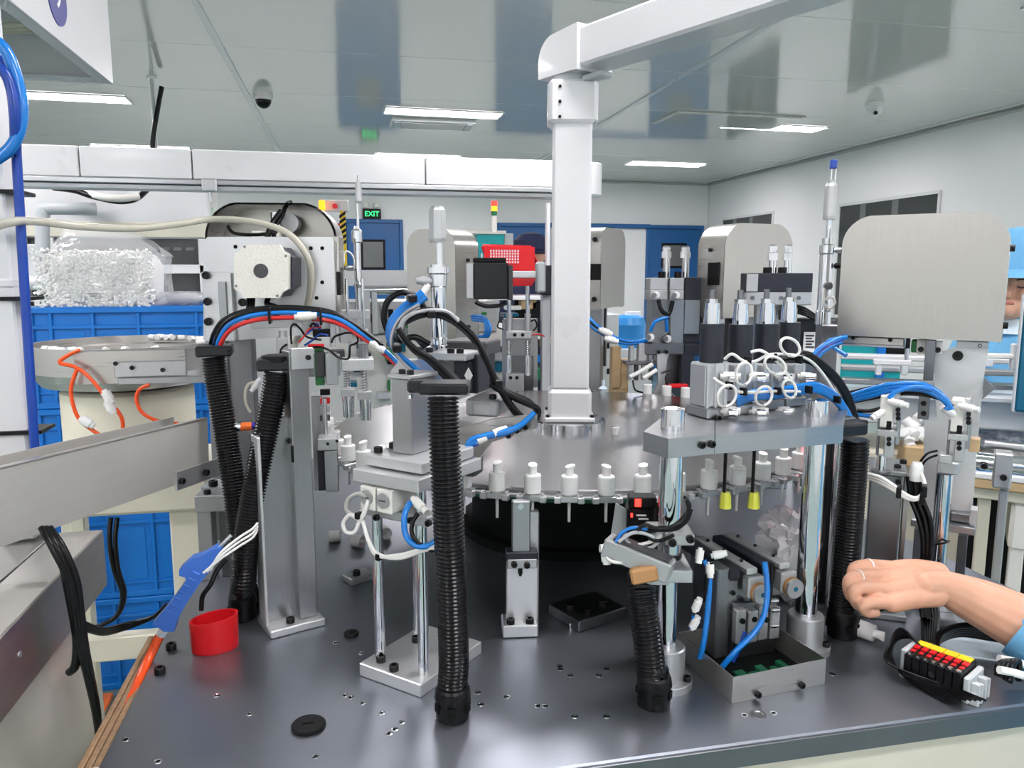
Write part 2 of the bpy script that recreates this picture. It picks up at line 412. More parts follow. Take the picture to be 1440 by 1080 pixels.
# dome cameras
for px, py, lbl, m2 in ((370, 140, 'dome camera on the ceiling above the left hood', 'black_gloss'), (1231, 152, 'small white dome camera on the ceiling near the right wall', 'white_plastic')):
    p = on(px, py-8, ZC); t = T('dome_camera', lbl, 'camera', (p.x, p.y, ZC), 0, 'dome cameras')
    t.add('camera_base', G().lathe([(-.045, .062), (-.03, .07), (-.001, .07)], (0, 0, 0), n=20), 'white_plastic')
    t.add('camera_dome', G().lathe([(-.105, .001), (-.10, .022), (-.085, .042), (-.065, .054), (-.045, .058)], (0, 0, 0), n=20), 'black_gloss' if m2 == 'black_gloss' else 'white_plastic')
    if m2 != 'black_gloss': t.lc('camera_lens', (-.02, -.03, -.08), (-.03, -.055, -.09), .014, 'black_gloss')
# ceiling air unit and return grille
p = on(608, 172, ZC); t = T('air_outlet', 'round-cornered white air outlet on the ceiling beside the strip lamp', 'air outlet', (p.x, p.y, ZC))
t.lb('outlet_body', -.36, .36, -.18, .18, -.03, -.001, 'white_paint', .02)
t.lb('outlet_panel', -.27, .27, -.12, .12, -.038, -.03, 'seam', .004)
for s_ in (-1, 1): t.lb('outlet_flap', s_*.31-.025, s_*.31+.025, -.14, .14, -.04, -.03, 'grey_paint', .004)
p = on(1022, 168, ZC); t = T('ceiling_hatch', 'thin white ceiling hatch above the right strip lamp', 'hatch', (p.x, p.y, ZC))
t.lb('hatch_panel', -.56, .56, -.25, .25, -.02, -.001, 'ceiling_panel', .004); t.lb('hatch_rim', -.58, .58, -.27, .27, -.008, -.001, 'seam', .003)
# hanging conduit with cable
p = on(213, 108, ZC); t = T('ceiling_conduit', 'thin grey conduit with black cable hanging from the ceiling', 'conduit', (p.x, p.y, ZC))
t.lc('conduit', (0, 0, -1.1), (0, 0, -.001), .012, 'grey_paint'); t.lc('ceiling_rose', (0, 0, -.012), (0, 0, -.001), .03, 'white_plastic')
t.tube('cable', [(.06, 0, -.06, 1), (.03, -.01, -.2, 1), (-.015, -.015, -.42, 1), (-.02, -.015, -.6, 1), (.01, -.015, -.8, 1), (0, -.015, -1.1, 1)], .016, 'tube_black')
# ================================================================== MACHINE TABLE
TX0, TX1, TY0, TY1, TZ = -.327, 1.275, .862, 2.62, .88
tb = T('machine_table', 'wide machine table with a dark steel top and bright front edge', 'table', ((TX0+TX1)/2, (TY0+TY1)/2, 0))
def tl(p): return tb.I @ Vector(p)
def tbox(name, x0, x1, y0, y1, z0, z1, m, b=.0015, par=None):
    a, c = tl((x0, y0, z0)), tl((x1, y1, z1)); return tb.lb(name, a.x, c.x, a.y, c.y, a.z, c.z, m, b, par)
tbox('table_top', TX0, TX1, TY0, TY1, TZ-.028, TZ, 'plate_steel', .0025)
tbox('edge_band', TX0+.01, TX1-.01, TY0-.003, TY0+.002, TZ-.034, TZ-.004, 'steel_dark', .001)
tbox('side_panel', TX0+.03, TX1-.03, TY0+.03, TY0+.05, .12, TZ-.028, 'beige_paint', .004)
tbox('side_panel', TX0+.03, TX0+.05, TY0+.05, TY1-.03, .12, TZ-.028, 'beige_paint', .004)
tbox('side_panel', TX1-.05, TX1-.03, TY0+.05, TY1-.03, .12, TZ-.028, 'beige_paint', .004)
tbox('side_panel', TX0+.03, TX1-.03, TY1-.05, TY1-.03, .12, TZ-.028, 'beige_paint', .004)
for x in (TX0+.08, TX1-.08):
    for y in (TY0+.1, TY1-.1):
        a = tl((x, y, 0)); tb.add('leg', G().lathe([(0, .05), (.015, .05), (.03, .015), (.125, .015)], (a.x, a.y, 0), n=14), 'chrome')
hole = G(); hole.lathe([(0, .0052), (.0006, .0050), (.0008, .0030), (.0002, .0026), (.0002, 0)], (0, 0, 0), n=14)
hole = hole.mesh('threaded_hole'); hole.materials.append(MT['chrome'])
hcore = G().cyl((0, 0, .0003), (0, 0, .0006), .0029, n=12).mesh('hole_shade_disc'); hcore.materials.append(MT['interior_dark'])  # dark disc painted as the hole's inner shade, the plate stays uncut
for px, py in ((305, 978), (351, 1004), (177, 1040), (222, 1071), (485, 978), (493, 981), (510, 989), (537, 1003), (565, 1016), (547, 1032), (555, 1026), (444, 1064), (787, 937), (788, 941), (802, 950), (842, 950), (853, 941),
               (672, 974), (713, 980), (676, 991), (755, 993), (766, 993), (808, 1008), (853, 1008), (1047, 1006), (472, 904), (508, 919), (1088, 1003), (1170, 948)):
    o = link('threaded_hole', hole, None, tb.o); o.location = tl(on(px, py, TZ)); link('hole_shade_disc', hcore, None, o)
p = tl(on(1066, 1005)); o = link('counterbore', G().lathe([(0, .012), (.0012, .0115), (.0014, .008), (.0004, .006), (.0004, 0)], (0, 0, 0), n=20).mesh('cb'), 'steel_dark', tb.o); o.name = 'counterbore'; o.location = p
for px, py in ((241, 909), (225, 943)):
    o = link('bolt', bolt_mesh(.0085), None, tb.o); o.location = tl(on(px, py+4, TZ))
for px, py, r in ((434, 1022, .0235), (494, 893, .0125)):
    o = link('grommet', G().lathe([(0, r), (.004, r), (.0055, r*.93), (.0055, 0)], (0, 0, 0), n=28).mesh('grommet'), 'black_plastic', tb.o); o.location = tl(on(px, py, TZ))
    link('slot', G().box(-r*.35, r*.3, -.0012, .0012, .0055, .0062, .0003).mesh('slot'), 'interior_dark', o)
# ================================================================== TURNTABLE
TC = Vector((.525, 1.795)); TR = .585; DZ = 1.128
tt = T('turntable', 'large round steel turntable carrying white pumps round its rim', 'turntable', (TC.x, TC.y, TZ))
DL = DZ-TZ
tt.add('disc', G().lathe([(DL-.016, 0), (DL-.016, TR-.012), (DL-.002, TR-.012), (DL, TR-.014), (DL, 0)], (0, 0, 0), n=120, cap=False), 'disc_steel')
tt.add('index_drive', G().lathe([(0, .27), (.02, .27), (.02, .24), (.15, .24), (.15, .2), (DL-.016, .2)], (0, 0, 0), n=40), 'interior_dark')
tt.add('under_disc', G().lathe([(DL-.045, .3), (DL-.040, .52), (DL-.018, .52)], (0, 0, 0), n=80), 'green_dark')
tt.add('column_flange', G().lathe([(DL, .09), (DL+.016, .09), (DL+.018, .086), (DL+.018, 0)], (0, 0, 0), n=40), 'chrome')
nest = G(); nest.box(-.017, .017, -.012, .02, -.012, -.002, .001)
for s_ in (-1, 1): nest.box(s_*.020-.006, s_*.020+.006, -.02, -.006, -.012, -.001, .0015); nest.cyl((s_*.020, -.013, -.001), (s_*.020, -.013, .0025), .003, n=8)
nest.lathe([(-.004, .0125), (0, .0125), (0, .006)], (0, 0, 0), n=16)
nest = nest.mesh('pump_nest'); nest.materials.append(MT['matte_alu'])
lk = G().box(-.016, .016, -.004, .010, -.009, -.004, .001).mesh('rim_link'); lk.materials.append(MT['aluminium'])
NS = 58
for k in range(NS):
    a = rad(-106.1+k*360/NS); o = link('pump_nest', nest, None, tt.o); o.location = (TR*math.cos(a), TR*math.sin(a), DL-.004); o.rotation_euler = (0, 0, a+math.pi/2)
    a += rad(180/NS); o = link('rim_link', lk, None, tt.o); o.location = (TR*math.cos(a), TR*math.sin(a), DL-.004); o.rotation_euler = (0, 0, a+math.pi/2)
# pumps: closure, actuator, dip tube
cl = G().lathe([(0, .0140), (.001, .0147), (.030, .0147), (.032, .0138), (.0325, .0085)], (0, 0, 0), n=28).mesh('closure'); cl.materials.append(MT['white_plastic'])
ag = G(); ag.lathe([(.0325, .0072), (.0455, .0076)], (0, 0, 0), n=20, cap=False)
n_ = 20; top = [(.0080*math.cos(2*math.pi*k/n_)*1.05-.0004, .0080*math.sin(2*math.pi*k/n_), .0462+.0045*(1-math.cos(2*math.pi*k/n_))/2+.0008) for k in range(n_)]
bot = [(.0076*math.cos(2*math.pi*k/n_), .0076*math.sin(2*math.pi*k/n_), .0455) for k in range(n_)]
ag.add(bot+top, [(k, (k+1) % n_, n_+(k+1) % n_, n_+k) for k in range(n_)], True); ag.add(top, [tuple(range(n_))])
ag.add([(-.0072, -.004, .0452), (-.0096, -.0028, .0472), (-.0096, .0028, .0472), (-.0072, .004, .0452), (-.0072, -.004, .050), (-.0096, -.0028, .0506), (-.0096, .0028, .0506), (-.0072, .004, .050)], [(0, 1, 2, 3), (7, 6, 5, 4), (0, 4, 5, 1), (1, 5, 6, 2), (2, 6, 7, 3)])
ac = ag.mesh('actuator'); ac.materials.append(MT['white_plastic'])
st = G().lathe([(-.05, .0026), (0, .0030)], (0, 0, 0), n=10).mesh('dip_tube'); st.materials.append(MT['frost'])
def pump(p, a, label, rot=None, cap=True):
    o = bpy.data.objects.new('lotion_pump', None); COL.objects.link(o); o.location = p; o.rotation_euler = rot or (0, 0, a)
    o['label'] = label; o['category'] = 'pump'; o['group'] = 'white lotion pumps'
    link('closure', cl, None, o); link('dip_tube', st, None, o)
    if cap: link('actuator', ac, None, o)
    return o
ordn = {1: 'white pump on the rim, first right of the thick corrugated hose', 2: 'white pump on the rim, second right of the thick corrugated hose', 3: 'white pump on the rim, third right of the thick corrugated hose',
        4: 'white pump on the rim, fourth right of the thick corrugated hose', 5: 'white pump on the rim just left of the front chrome pillar', 6: 'white pump on the rim hidden behind the front chrome pillar',
        7: 'white pump on the rim, first right of the front chrome pillar', 8: 'white pump on the rim, second right of the front chrome pillar', 9: 'white pump on the rim, third right of the front chrome pillar',
        10: 'white pump on the rim, fourth right of the front chrome pillar', 11: 'white pump on the rim with red lamp light on its head', 0: 'white pump on the rim hidden behind the thick corrugated hose',
        -1: 'white pump on the rim behind the right end of the four-rod stand', -2: 'white pump on the rim behind the middle of the four-rod stand', -3: 'white pump on the rim behind the left end of the four-rod stand'}
for k in list(range(-10, 15))+[26, 27, 28]:
    a = rad(-106.1+(k-3)*360/NS)
    lab = ordn.get(k) or (('left', 'middle', 'right')[28-k]+' one of three headless white pumps at the back of the turntable' if k > 20 else ('white pump on the left rim, %s left of the four-rod stand' % ('zeroth first second third fourth fifth sixth seventh eighth ninth'.split()[-k-3] if k < -3 else 'hidden behind its top plate and lying') if k < 0 else 'white pump on the right rim, %s right of the red-lit pump' % ('first', 'second', 'third')[k-12]))
    pump((TC.x+TR*math.cos(a), TC.y+TR*math.sin(a), DZ-.003), (random.uniform(-2.6, -.6) if k not in (3,) else -3.0) + (0 if k < 20 else 1), lab, cap=(k < 20))
# pump parts lying about
p = on(1202, 893); o = pump((p.x, p.y, TZ+.0148), 0, 'white pump lying on the table by the right hose', rot=(math.pi/2, 0, rad(30)))
def actuator(p, label, rot=(0, 0, 0)):
    t = T('nozzle_button', label, 'pump head', p, 0, 'loose pump heads'); o = link('actuator', ac, None, t.o); o.location = (0, 0, -.0325); t.o.rotation_euler = rot
p = on(865, 611, DZ); actuator((p.x, p.y, DZ), 'loose white pump head standing alone on the turntable', (0, 0, 2.5))
def overcap(px, py, label, rot):
    p = on(px, py); t = T('plastic_thimble', label, 'cap', (p.x, p.y, TZ), 0, 'loose white caps')
    o = t.add('cap_shell', G().lathe([(0, .013), (.001, .0142), (.026, .0142), (.026, .012), (.006, .0115), (.006, 0)], (0, 0, 0), n=24, cap=False), 'white_plastic'); o.location = (0, 0, .0142); o.rotation_euler = rot
overcap(497, 768, 'loose white cap lying on the table, right one of a pair', (1.57, 0, .9))
overcap(479, 762, 'loose white cap lying on the table, left one of a pair', (1.57, 0, -1.6))
overcap(538, 754, 'loose white cap lying behind the four-rod stand', (1.57, 0, .3))
# ================================================================== WHITE POST AND ARM
po = T('support_arm', 'white square post with elbow and overhead arm rising from the turntable centre', 'support arm', (TC.x, TC.y, DZ+.018))
po.o.rotation_euler = (0, 0, rad(-14)); po.M = Matrix.Translation(po.o.location) @ Matrix.Rotation(rad(-14), 4, 'Z'); po.I = po.M.inverted(); po.c = po.I @ CAM; po.R3 = po.I.to_3x3()
po.add('post_base', G().box(-.052, .052, -.052, .052, 0, .078, .008).box(-.06, .06, -.06, .06, 0, .012, .004), 'white_paint')
zt = po.q(800, 178, 0).z
po.lb('post', -.045, .045, -.045, .045, .078, zt+.02, 'white_paint', .006)
for s_ in (-1, 1):
    for y_ in (-1, 1): po.lbolt((s_*.053, y_*.053, .012), .005, up=True)
z0, z1 = zt, po.q(800, 118, 0).z
jc = po.add('joint_collar', G().box(-.054, .054, -.054, .054, z0, z1, .007).box(-.058, .058, -.04, .04, z0+.004, z1-.006, .003), 'white_paint')
for k in range(3): po.lbolt((-.03, -.054, z0+.012+k*.033), .0035, jc)
po.lc('swivel_ring', (0, 0, z1), (0, 0, z1+.012), .05, 'grey_paint', n=32)
ze = z1+.012; ad = Vector((.42, -.9, 0)).normalized(); ad = (po.I.to_3x3() @ ad).normalized(); zarm0 = po.q(850, 106, 0).z; zarm1 = zarm0+.084
Mr = Matrix.Rotation(math.atan2(ad.y, ad.x), 4, 'Z')
g = G(); prof = []
for k in range(9):
    a_ = math.pi/2*k/8; prof.append((-.06+.06*(1-math.sin(a_)) if k else -.0, 0))
arc = [(-.06+.055*(1-math.cos(rad(90*k/8))), zarm1-.055+.055*math.sin(rad(90*k/8))) for k in range(9)]
poly = [(-.06, ze)]+arc+[(.075, zarm1+.006), (.075, zarm0-.008), (.055, ze+.0)]
g.prism(poly, -.054, .054, 'xz', Mr); po.add('elbow', g, 'white_paint')
po.add('latch', G().box(.05, .115, -.018, .018, zarm0-.024, zarm0-.012, .003, Mr), 'grey_paint')
po.add('arm', G().box(.06, 1.35, -.045, .045, zarm0, zarm1, .006, Mr), 'white_paint')
# ================================================================== OVERHEAD BEAM
b0, b1 = at(30, 195, 3.5), at(848, 275, 3.5)
bm_ = T('cable_beam', 'long white overhead beam with grey rail crossing behind the machines', 'beam', (0, 3.5, 0))
ztop, zmid, zbot = 2.01, 1.888, 1.845; xe = b1.x
for x0, x1 in ((-2.9, -1.05), (-1.045, -.62), (-.615, .35), (.355, xe-.05)):
    bm_.lb('beam_panel', x0, x1, 0, .12, zmid, ztop, 'white_paint', .004)
bm_.add('end_cap', G().cyl((xe-.05, .06, zmid-.03), (xe-.05, .06, ztop-.002), .06, n=28, bev=.006), 'white_paint')
bm_.lb('rail', -2.9, xe-.12, -.005, .1, zmid-.022, zmid-.001, 'aluminium_h', .003)
bm_.lb('lower_rail', -2.9, xe-.12, .01, .11, zbot, zmid-.024, 'grey_paint', .003)
for x in (-.55, xe-.14, -1.9): bm_.lb('rail_clamp', x-.03, x+.03, -.03, .0, zbot-.01, zmid+.002, 'matte_alu', .006); bm_.lc('clamp_screw', (x, -.015, zbot-.05), (x, -.015, zbot), .007, 'chrome')
for x in (-2.7,): bm_.lc('hanger_rod', (x, .06, ztop), (x, .06, 2.79), .006, 'grey_paint')
# ================================================================== NUMBERED BOX, TOP LEFT, ON ITS WHITE POST
bx = T('control_box', 'white sheet-metal box with a round blue number badge, top left corner', 'control box', (-.536, 2.09, 1.95))
xo = 0; yo = 0
bx.lb('side_sheet', -.004, .0, -1.2, 0, 0, .42, 'white_paint', .0015)
bx.lb('far_sheet', -.5, -.004, -.004, 0, 0, .42, 'white_paint', .0015)
bx.lb('left_sheet', -.504, -.5, -1.2, 0, 0, .42, 'white_paint', .0015)
bx.lb('top_sheet', -.5, -.004, -1.2, -.004, .41, .42, 'white_paint', .0015)
bx.lb('bottom_lip', -.03, -.004, -1.2, -.004, 0, .004, 'grey_paint', .001); bx.lb('bottom_lip', -.5, -.03, -.05, -.004, 0, .004, 'grey_paint', .001)
bx.lb('inner_plate', -.5, -.004, -1.2, -.004, .10, .11, 'print_white', .001)
bx.lb('inner_bracket', -.30, -.27, -.5, -.06, .03, .10, 'grey_paint', .001)
for k in range(3): bx.tube('inner_cable', [(-.4, -.3-k*.02, .07, 1), (-.25, -.2-k*.02, .05, 1), (-.1, -.1-k*.02, .09, 1), (-.05, -.06, .12, 1)], .006, 'cream_plastic')
q = bx.I @ atx(80, 2, -.5355); bd = bx.lc('badge', (.0, q.y, q.z+.008), (.002, q.y, q.z+.008), .052, 'navy_print', n=36)
text_obj('badge_number', '9', .08, 'print_white', bd, (.0026, q.y+.002, q.z+.012), (math.pi/2, 0, math.pi/2))
pw = T('feeder_post', 'white square post with a blue hose strapped along it, left edge', 'post', (at(40, 600, 1.3).x-.004, 1.32, atx(145, 745, -.405).z+.001))
pw.lb('post', -.05, .0, -.02, .03, .0, 1.96-pw.o.location.z, 'white_paint', .003)
pw.tube('blue_hose', [(52, 690, -.03), (47, 600, -.03), (36, 430, -.03), (28, 300, -.03), (23, 215, -.03), (20, 165, -.03), (14, 118, -.03), (2, 88, -.03), (-20, 70, -.03)], .0068, 'tube_navy', 10)
pw.tube('blue_loop', [(-20, 48, -.05), (4, 66, -.05), (18, 92, -.05), (28, 130, -.05), (31, 160, -.05), (25, 190, -.05), (10, 213, -.05), (-20, 232, -.05)], .0085, 'tube_blue', 10)
pw.tube('blue_loop', [(-20, 92, -.06), (4, 100, -.06), (16, 125, -.06), (21, 165, -.06), (22, 215, -.04)], .0075, 'tube_navy', 10)
for py in (270, 420, 608): z = pw.q(30, py, -.02).z; pw.lb('cable_tie', -.052, .024, -.027, .033, z-.003, z+.003, 'black_plastic', .001)
pw.lb('post_joint', -.053, .001, -.023, .033, pw.q(30, 392, -.02).z, pw.q(30, 405, -.02).z, 'white_paint', .003)
pw.tube('clear_hose', [(-25, 325, -.06), (0, 316, -.06), (25, 311, -.05), (60, 312, .04), (120, 319, .15), (190, 321, .25), (250, 315, .32), (290, 309, .36), (330, 309, .34), (375, 316, .30), (410, 332, .27), (434, 365, .26), (437, 400, .27), (430, 440, .29), (420, 470, .3), (413, 490, .3)], .0066, 'tube_clear', 10)
# ================================================================== STATION: FOUR-ROD STAND WITH CYLINDER (left of centre)
def rounded(w, h, r, n=8, foot=0.):
    a = [(-w/2, foot), (-w/2, h-r)]+[(-w/2+r-r*math.cos(rad(90*k/n)), h-r+r*math.sin(rad(90*k/n))) for k in range(1, n)]
    return a+[(-x, z) for x, z in a[::-1]]
def hood(t, w, h, d, r, m='stainless', band='stainless_h', bolts=True, z0=0., open_front=False):
    P = rounded(w, h, r, 10); P = [(x, z+z0) for x, z in P]
    if not open_front: t.add('face_plate', G().prism(P, 0, .003), m)
    t.add('back_plate', G().prism(P, d-.003, d), m)
    g = G()
    for (a, b) in zip(P, P[1:]): pass
    n = len(P); vs = [(x, .003, z) for x, z in P]+[(x, d-.003, z) for x, z in P]
    g.add(vs, [(k, k+1, n+k+1, n+k) for k in range(n-1)], True)
    Q = [(x*.97, z-.004) for x, z in P]; vs = [(x, .003, z) for x, z in Q]+[(x, d-.003, z) for x, z in Q]
    g.add(vs, [(k, n+k, n+k+1, k+1) for k in range(n-1)], True)
    t.add('cover_band', g, band)
    if bolts:
        for s_ in (-1, 1):
            for zz in (.12, .72): t.lbolt((s_*w/2, d*.5, z0+h*zz), .006, rot=(0, s_*math.pi/2, 0))
def hose_thing(label, pts, r, foot, group='black corrugated hoses', base=True, top=None):
    p = on(*foot); t = T('corrugated_hose', label, 'hose', (p.x, p.y, TZ), 0, group)
    P = [t.I @ Vector(q) if len(q) == 4 else None for q in pts]
    Q = []
    for q in pts:
        if len(q) == 4: v = t.I @ Vector(q[:3]); Q.append((v.x, v.y, v.z, 1))
        else: Q.append(q)
    Q[0] = (0, 0, .02, 1); Q.insert(1, (0, 0, .05, 1))
    t.hose('hose_sleeve', Q, r)
    if base:
        c = t.add('hose_fitting', G().lathe([(0, r*1.02), (.002, r*1.1), (.03, r*1.12), (.03, r*1.2), (.034, r*1.2), (.044, r*1.14), (.048, r*1.03)], (0, 0, 0), n=12), 'black_plastic')
        for k in range(6):
            a = rad(60*k-100); o = link('latch_window', G().box(-.006, .006, -.002, .001, .014, .026, .001).mesh('latch_window'), 'interior_dark', c)
            o.rotation_euler = (0, 0, a+math.pi/2); o.location = (r*1.11*math.cos(a), r*1.11*math.sin(a), 0)
    return t
def screws(t, pts, y, r=.005):
    for px, py in pts: t.bolt(px, py, y, r)

B = T('rod_stand', 'four-rod aluminium stand carrying a riser, press unit and upright air cylinder', 'press station', (.044, 1.1025, TZ), -44)
B.lb('base_plate', -.061, .061, 0, .16, 0, .021, 'bright_alu', .0015)
zt0, zt1 = B.zr(-.061, 0, 677), B.zr(-.061, 0, 659)
for x, y in ((-.043, .03), (.043, .03), (-.043, .125), (.043, .125)): B.lc('rod', (x, y, .021), (x, y, zt0), .0083, 'chrome', n=20)
B.lb('upper_plate', -.063, .063, 0, .16, zt0, zt1, 'bright_alu', .0015)
B.lb('slide_plate', -.055, .055, .02, .15, zt1+.002, zt1+.019, 'bright_alu', .0015)
zs = zt1+.019
for x, y in ((-.035, .01), (.0, .0), (-.03, .09), (.035, .09)): B.lbolt((x, y+.012, .021), .0075, up=True)
for x, y in ((-.046, .04), (-.046, .075), (.045, .075)): B.lbolt((x, y, zs), .007, up=True)
x0, x1, za, zb_ = B.span(551, 533, 578, 640, .05)
B.lb('riser', x0, x1, .05, .112, zs, zb_, 'aluminium', .0015)
rx = x1
B.lb('riser_cap', x0-.004, x1+.002, .046, .115, zb_, zb_+.006, 'matte_alu', .001)
for k in range(2): B.lbolt((x0+.012+k*.016, .062, zb_+.006), .0055, up=True)
# valve pair on a clamp bar under the plate
zc0, zc1 = B.zr(-.061, 0, 726), B.zr(-.061, 0, 712)
B.lb('clamp_bar', -.066, .066, .015, .045, zc0, zc1, 'matte_alu', .0015)
for px, py in ((531, 727), (604, 735), (579, 731)): B.bolt(px, py, .015, .005)
vb0 = zc1
for k in range(2):
    xx = -.045+k*.032
    v = B.lb('valve_block', xx, xx+.029, -.004, .07, vb0, vb0+.036, 'ivory_plastic', .002)
    B.lc('valve_dial', (xx+.0145, -.007, vb0+.020), (xx+.0145, -.004, vb0+.020), .0115, 'matte_alu', n=20, par=v)
    B.lb('dial_slot', xx+.008, xx+.021, -.0078, -.007, vb0+.019, vb0+.021, 'graphite', .0003, par=v)
B.fitting(580, 700, .0, (1, -.2, -.5), .034, .0065, 'ivory_plastic')
for j, (r_, m_) in enumerate(((.0032, 'tube_white'), (.0032, 'tube_white'))):
    B.tube('white_loop', [(520, 702, -.002), (505, 694, -.01), (490, 702, -.012), (487, 716, -.012), (497, 724, -.01), (512, 716, -.008), (518, 704, -.006), (508, 727+j*3, -.014), (493, 724, -.016), (483, 735, -.016), (487, 748, -.016), (499, 748, -.014), (505, 735, -.012), (510, 733, -.01), (517, 755+j*2, -.014), (530, 778+j*3, -.016), (560, 785-j*4, -.018), (590, 776-j*2, -.018), (615, 768, -.018), (625, 760, -.01)], r_, m_, 7)
B.tube('blue_tube', [(577, 706, -.006), (569, 725, -.02), (570, 750, -.025), (582, 766, -.025), (600, 768, -.02), (615, 760, -.012), (622, 755, 0)], .0044, 'tube_blue')
B.tube('black_tube', [(588, 722, -.01), (580, 735, -.02), (580, 752, -.024), (592, 766, -.022), (608, 765, -.015), (622, 757, 0)], .0032, 'tube_black')
for px, py in ((504, 725), (533, 783), (608, 771)): q = B.q(px, py, -.016); B.lb('cable_tie', q.x-.004, q.x+.004, q.y-.005, q.y+.007, q.z-.005, q.z+.005, 'black_plastic', .001)
# the press unit on the riser
B2 = T('press_head', 'dark press head with angled gussets and shiny air cylinder above the four-rod stand', 'press head', (.18, 1.30, TZ), -30)
def b2(*a, **k): return B2.box(*a, **k)
g = G(); pts = [(549, 562), (549, 522), (560, 508), (604, 505), (632, 530), (645, 545), (645, 562)]
g.prism([(lambda v: (v.x, v.z))(B2.q(px, py, -.03)) for px, py in pts], -.03, .02); B2.add('gusset_plate', g, 'matte_alu')
b2('shelf', 586, 497, 655, 507, -.02, .09, 'matte_alu', .002)
b2('head_block', 638, 508, 659, 552, .0, .10, 'charcoal', .002)
b2('motor_box', 622, 480, 684, 500, .06, .08, 'graphite', .003)
mb = b2('motor_body', 648, 498, 672, 553, .02, .09, 'charcoal', .002)
g = G(); q = B2.q(659, 528, .0); g.prism([(q.x-.0075, q.z), (q.x, q.z+.014), (q.x+.0075, q.z), (q.x, q.z-.014)], -.001, 0); B2.add('warning_mark', g, 'print_white')
b2('slide_block', 655, 562, 700, 586, -.01, .09, 'aluminium_h', .003)
b2('slide_inset', 664, 567, 690, 585, -.013, .01, 'matte_alu', .003)
g = G(); g.prism([(lambda v: (v.x, v.z))(B2.q(px, py, -.04)) for px, py in ((640, 618), (640, 605), (690, 590), (752, 584), (752, 603), (690, 622), (660, 665), (648, 665))], -.04, -.025); B2.add('arm_plate', g, 'stainless_h')
for px, py in ((728, 605), (740, 600), (716, 612)): B2.bolt(px, py, -.045, .005)
b2('arm_foot', 640, 640, 668, 670, -.035, .04, 'graphite', .002)
zsh = B2.q(620, 497, -.02).z
for px, yy in ((590, -.008), (604, -.008), (634, -.008), (647, -.008)): B2.lbolt((B2.q(px, 497, yy).x, yy, zsh), .0065, up=True)
B2.bolt(693, 561, .0, .0065, up=True)
B2.lathe('air_cylinder', 617, [(500, 22), (486, 22), (484, 27), (476, 27), (474, 22), (404, 22), (402, 25), (386, 25), (384, 32), (376, 32), (376, 22), (372, 22)], .03, 'chrome', 24)
B2.cyl('piston_rod', 618, 340, 372, 10, .03, 'chrome')
B2.lathe('rod_knob', 615, [(341, 24), (336, 26), (296, 25), (293, 20), (290, 18)], .03, 'matte_alu', 8)
B2.fitting(610, 395, .02, (-1, -.4, 0), .03, .0085, 'matte_alu'); B2.fitting(604, 400, .01, (-.6, -.4, -1), .03, .007, 'tube_white')
B2.fitting(612, 492, .02, (-1, -.3, 0), .03, .0085, 'matte_alu'); B2.lc('stop_screw', B2.q(604, 490, .01), B2.q(594, 491, .0), .006, 'steel_dark')
# hose bundle over the press head: black arch, blue tubes, grey wires
C1 = T('tube_bundle', 'looping bundle of black, blue and grey tubes tied over the press head', 'tube bundle', (.18, 1.24, TZ), 0)
def ct(name, pts, r, m, y=0., **k): return C1.tube(name, [(a, b, y+(c if len(z) else 0)) for a, b, *z in pts for c in [z[0] if z else 0]], r, m, **k)
arch = [(652, 552), (628, 520), (600, 490), (578, 470), (566, 474), (560, 490), (562, 470), (575, 452), (600, 441), (625, 444), (655, 465), (678, 495), (698, 530), (716, 562), (738, 590), (752, 596), (757, 580), (740, 562), (720, 552), (695, 545)]
for k in range(3): ct('black_tube', [(598+k*3, 488-k*2), (583, 474), (566-k*2, 478), (566, 458-k*2), (582, 447-k*2), (602, 442-k*3), (625, 446-k*2), (648, 460-k*2), (668, 480-k*2), (682, 503-k), (694, 530-k), (708, 556-k*2), (724, 580-k*2), (742, 596-k*2), (753, 590), (755+k, 578-k), (744, 565+k*2), (722, 555+k*2), (700, 545+k), (690, 540)], .0052, 'tube_black', y=.03-.012*k)
for k in range(2): ct('grey_wire', [(574+k*4, 485), (562+k*3, 470), (565+k*3, 452), (580+k*2, 441), (604, 437-k), (628, 438), (645, 452-k*2)], .0028, 'tube_grey', y=.0)
for k in range(3): ct('black_tube', [(650-k*4, 550), (630-k*3, 528), (608-k*3, 506), (588-k*2, 494), (572, 480), (560, 462)], .0048, 'tube_black', y=-.07+.012*k)
ct('black_loop', [(598, 440), (592, 425), (578, 414), (562, 412), (545, 424), (540, 445), (545, 465), (556, 480)], .0055, 'tube_black', y=.08)
for k in range(3): ct('blue_tube', [(594+k*3, 410+k*4), (582+k*2, 420+k*4), (566+k, 432+k*4), (550+k*2, 450+k*3), (546+k*2, 470), (551, 485), (560, 498), (575+k, 512), (590+k*2, 527), (604+k, 538)], .0048, 'tube_blue', y=.05-.01*k)
ct('grey_wire', [(590, 428), (570, 440), (556, 458), (550, 480), (558, 500), (580, 522), (600, 534)], .0026, 'tube_grey', y=.02)
for px, py in ((606, 442), (558, 490), (602, 530), (700, 538), (580, 420)): q = C1.q(px, py, .0); C1.add('cable_tie', G().box(q.x-.007, q.x+.007, q.y-.012, q.y+.04, q.z-.006, q.z+.006, .002), 'black_plastic')
for k, (r_, m_) in enumerate(((.0045, 'tube_blue'), (.0045, 'tube_blue'), (.003, 'tube_navy'))):
    ct('blue_tube', [(660+k*3, 655), (657+k*3, 630), (664+k*4, 618+k*3), (684, 612+k*2), (712, 606+k*2), (733, 597+k), (752, 580)], r_, m_, y=-.06)
C1.fitting(690, 612, -.06, (1, .3, .3), .03, .007, 'ivory_plastic'); C1.fitting(668, 622, -.06, (1, .1, .4), .026, .0065, 'ivory_plastic')
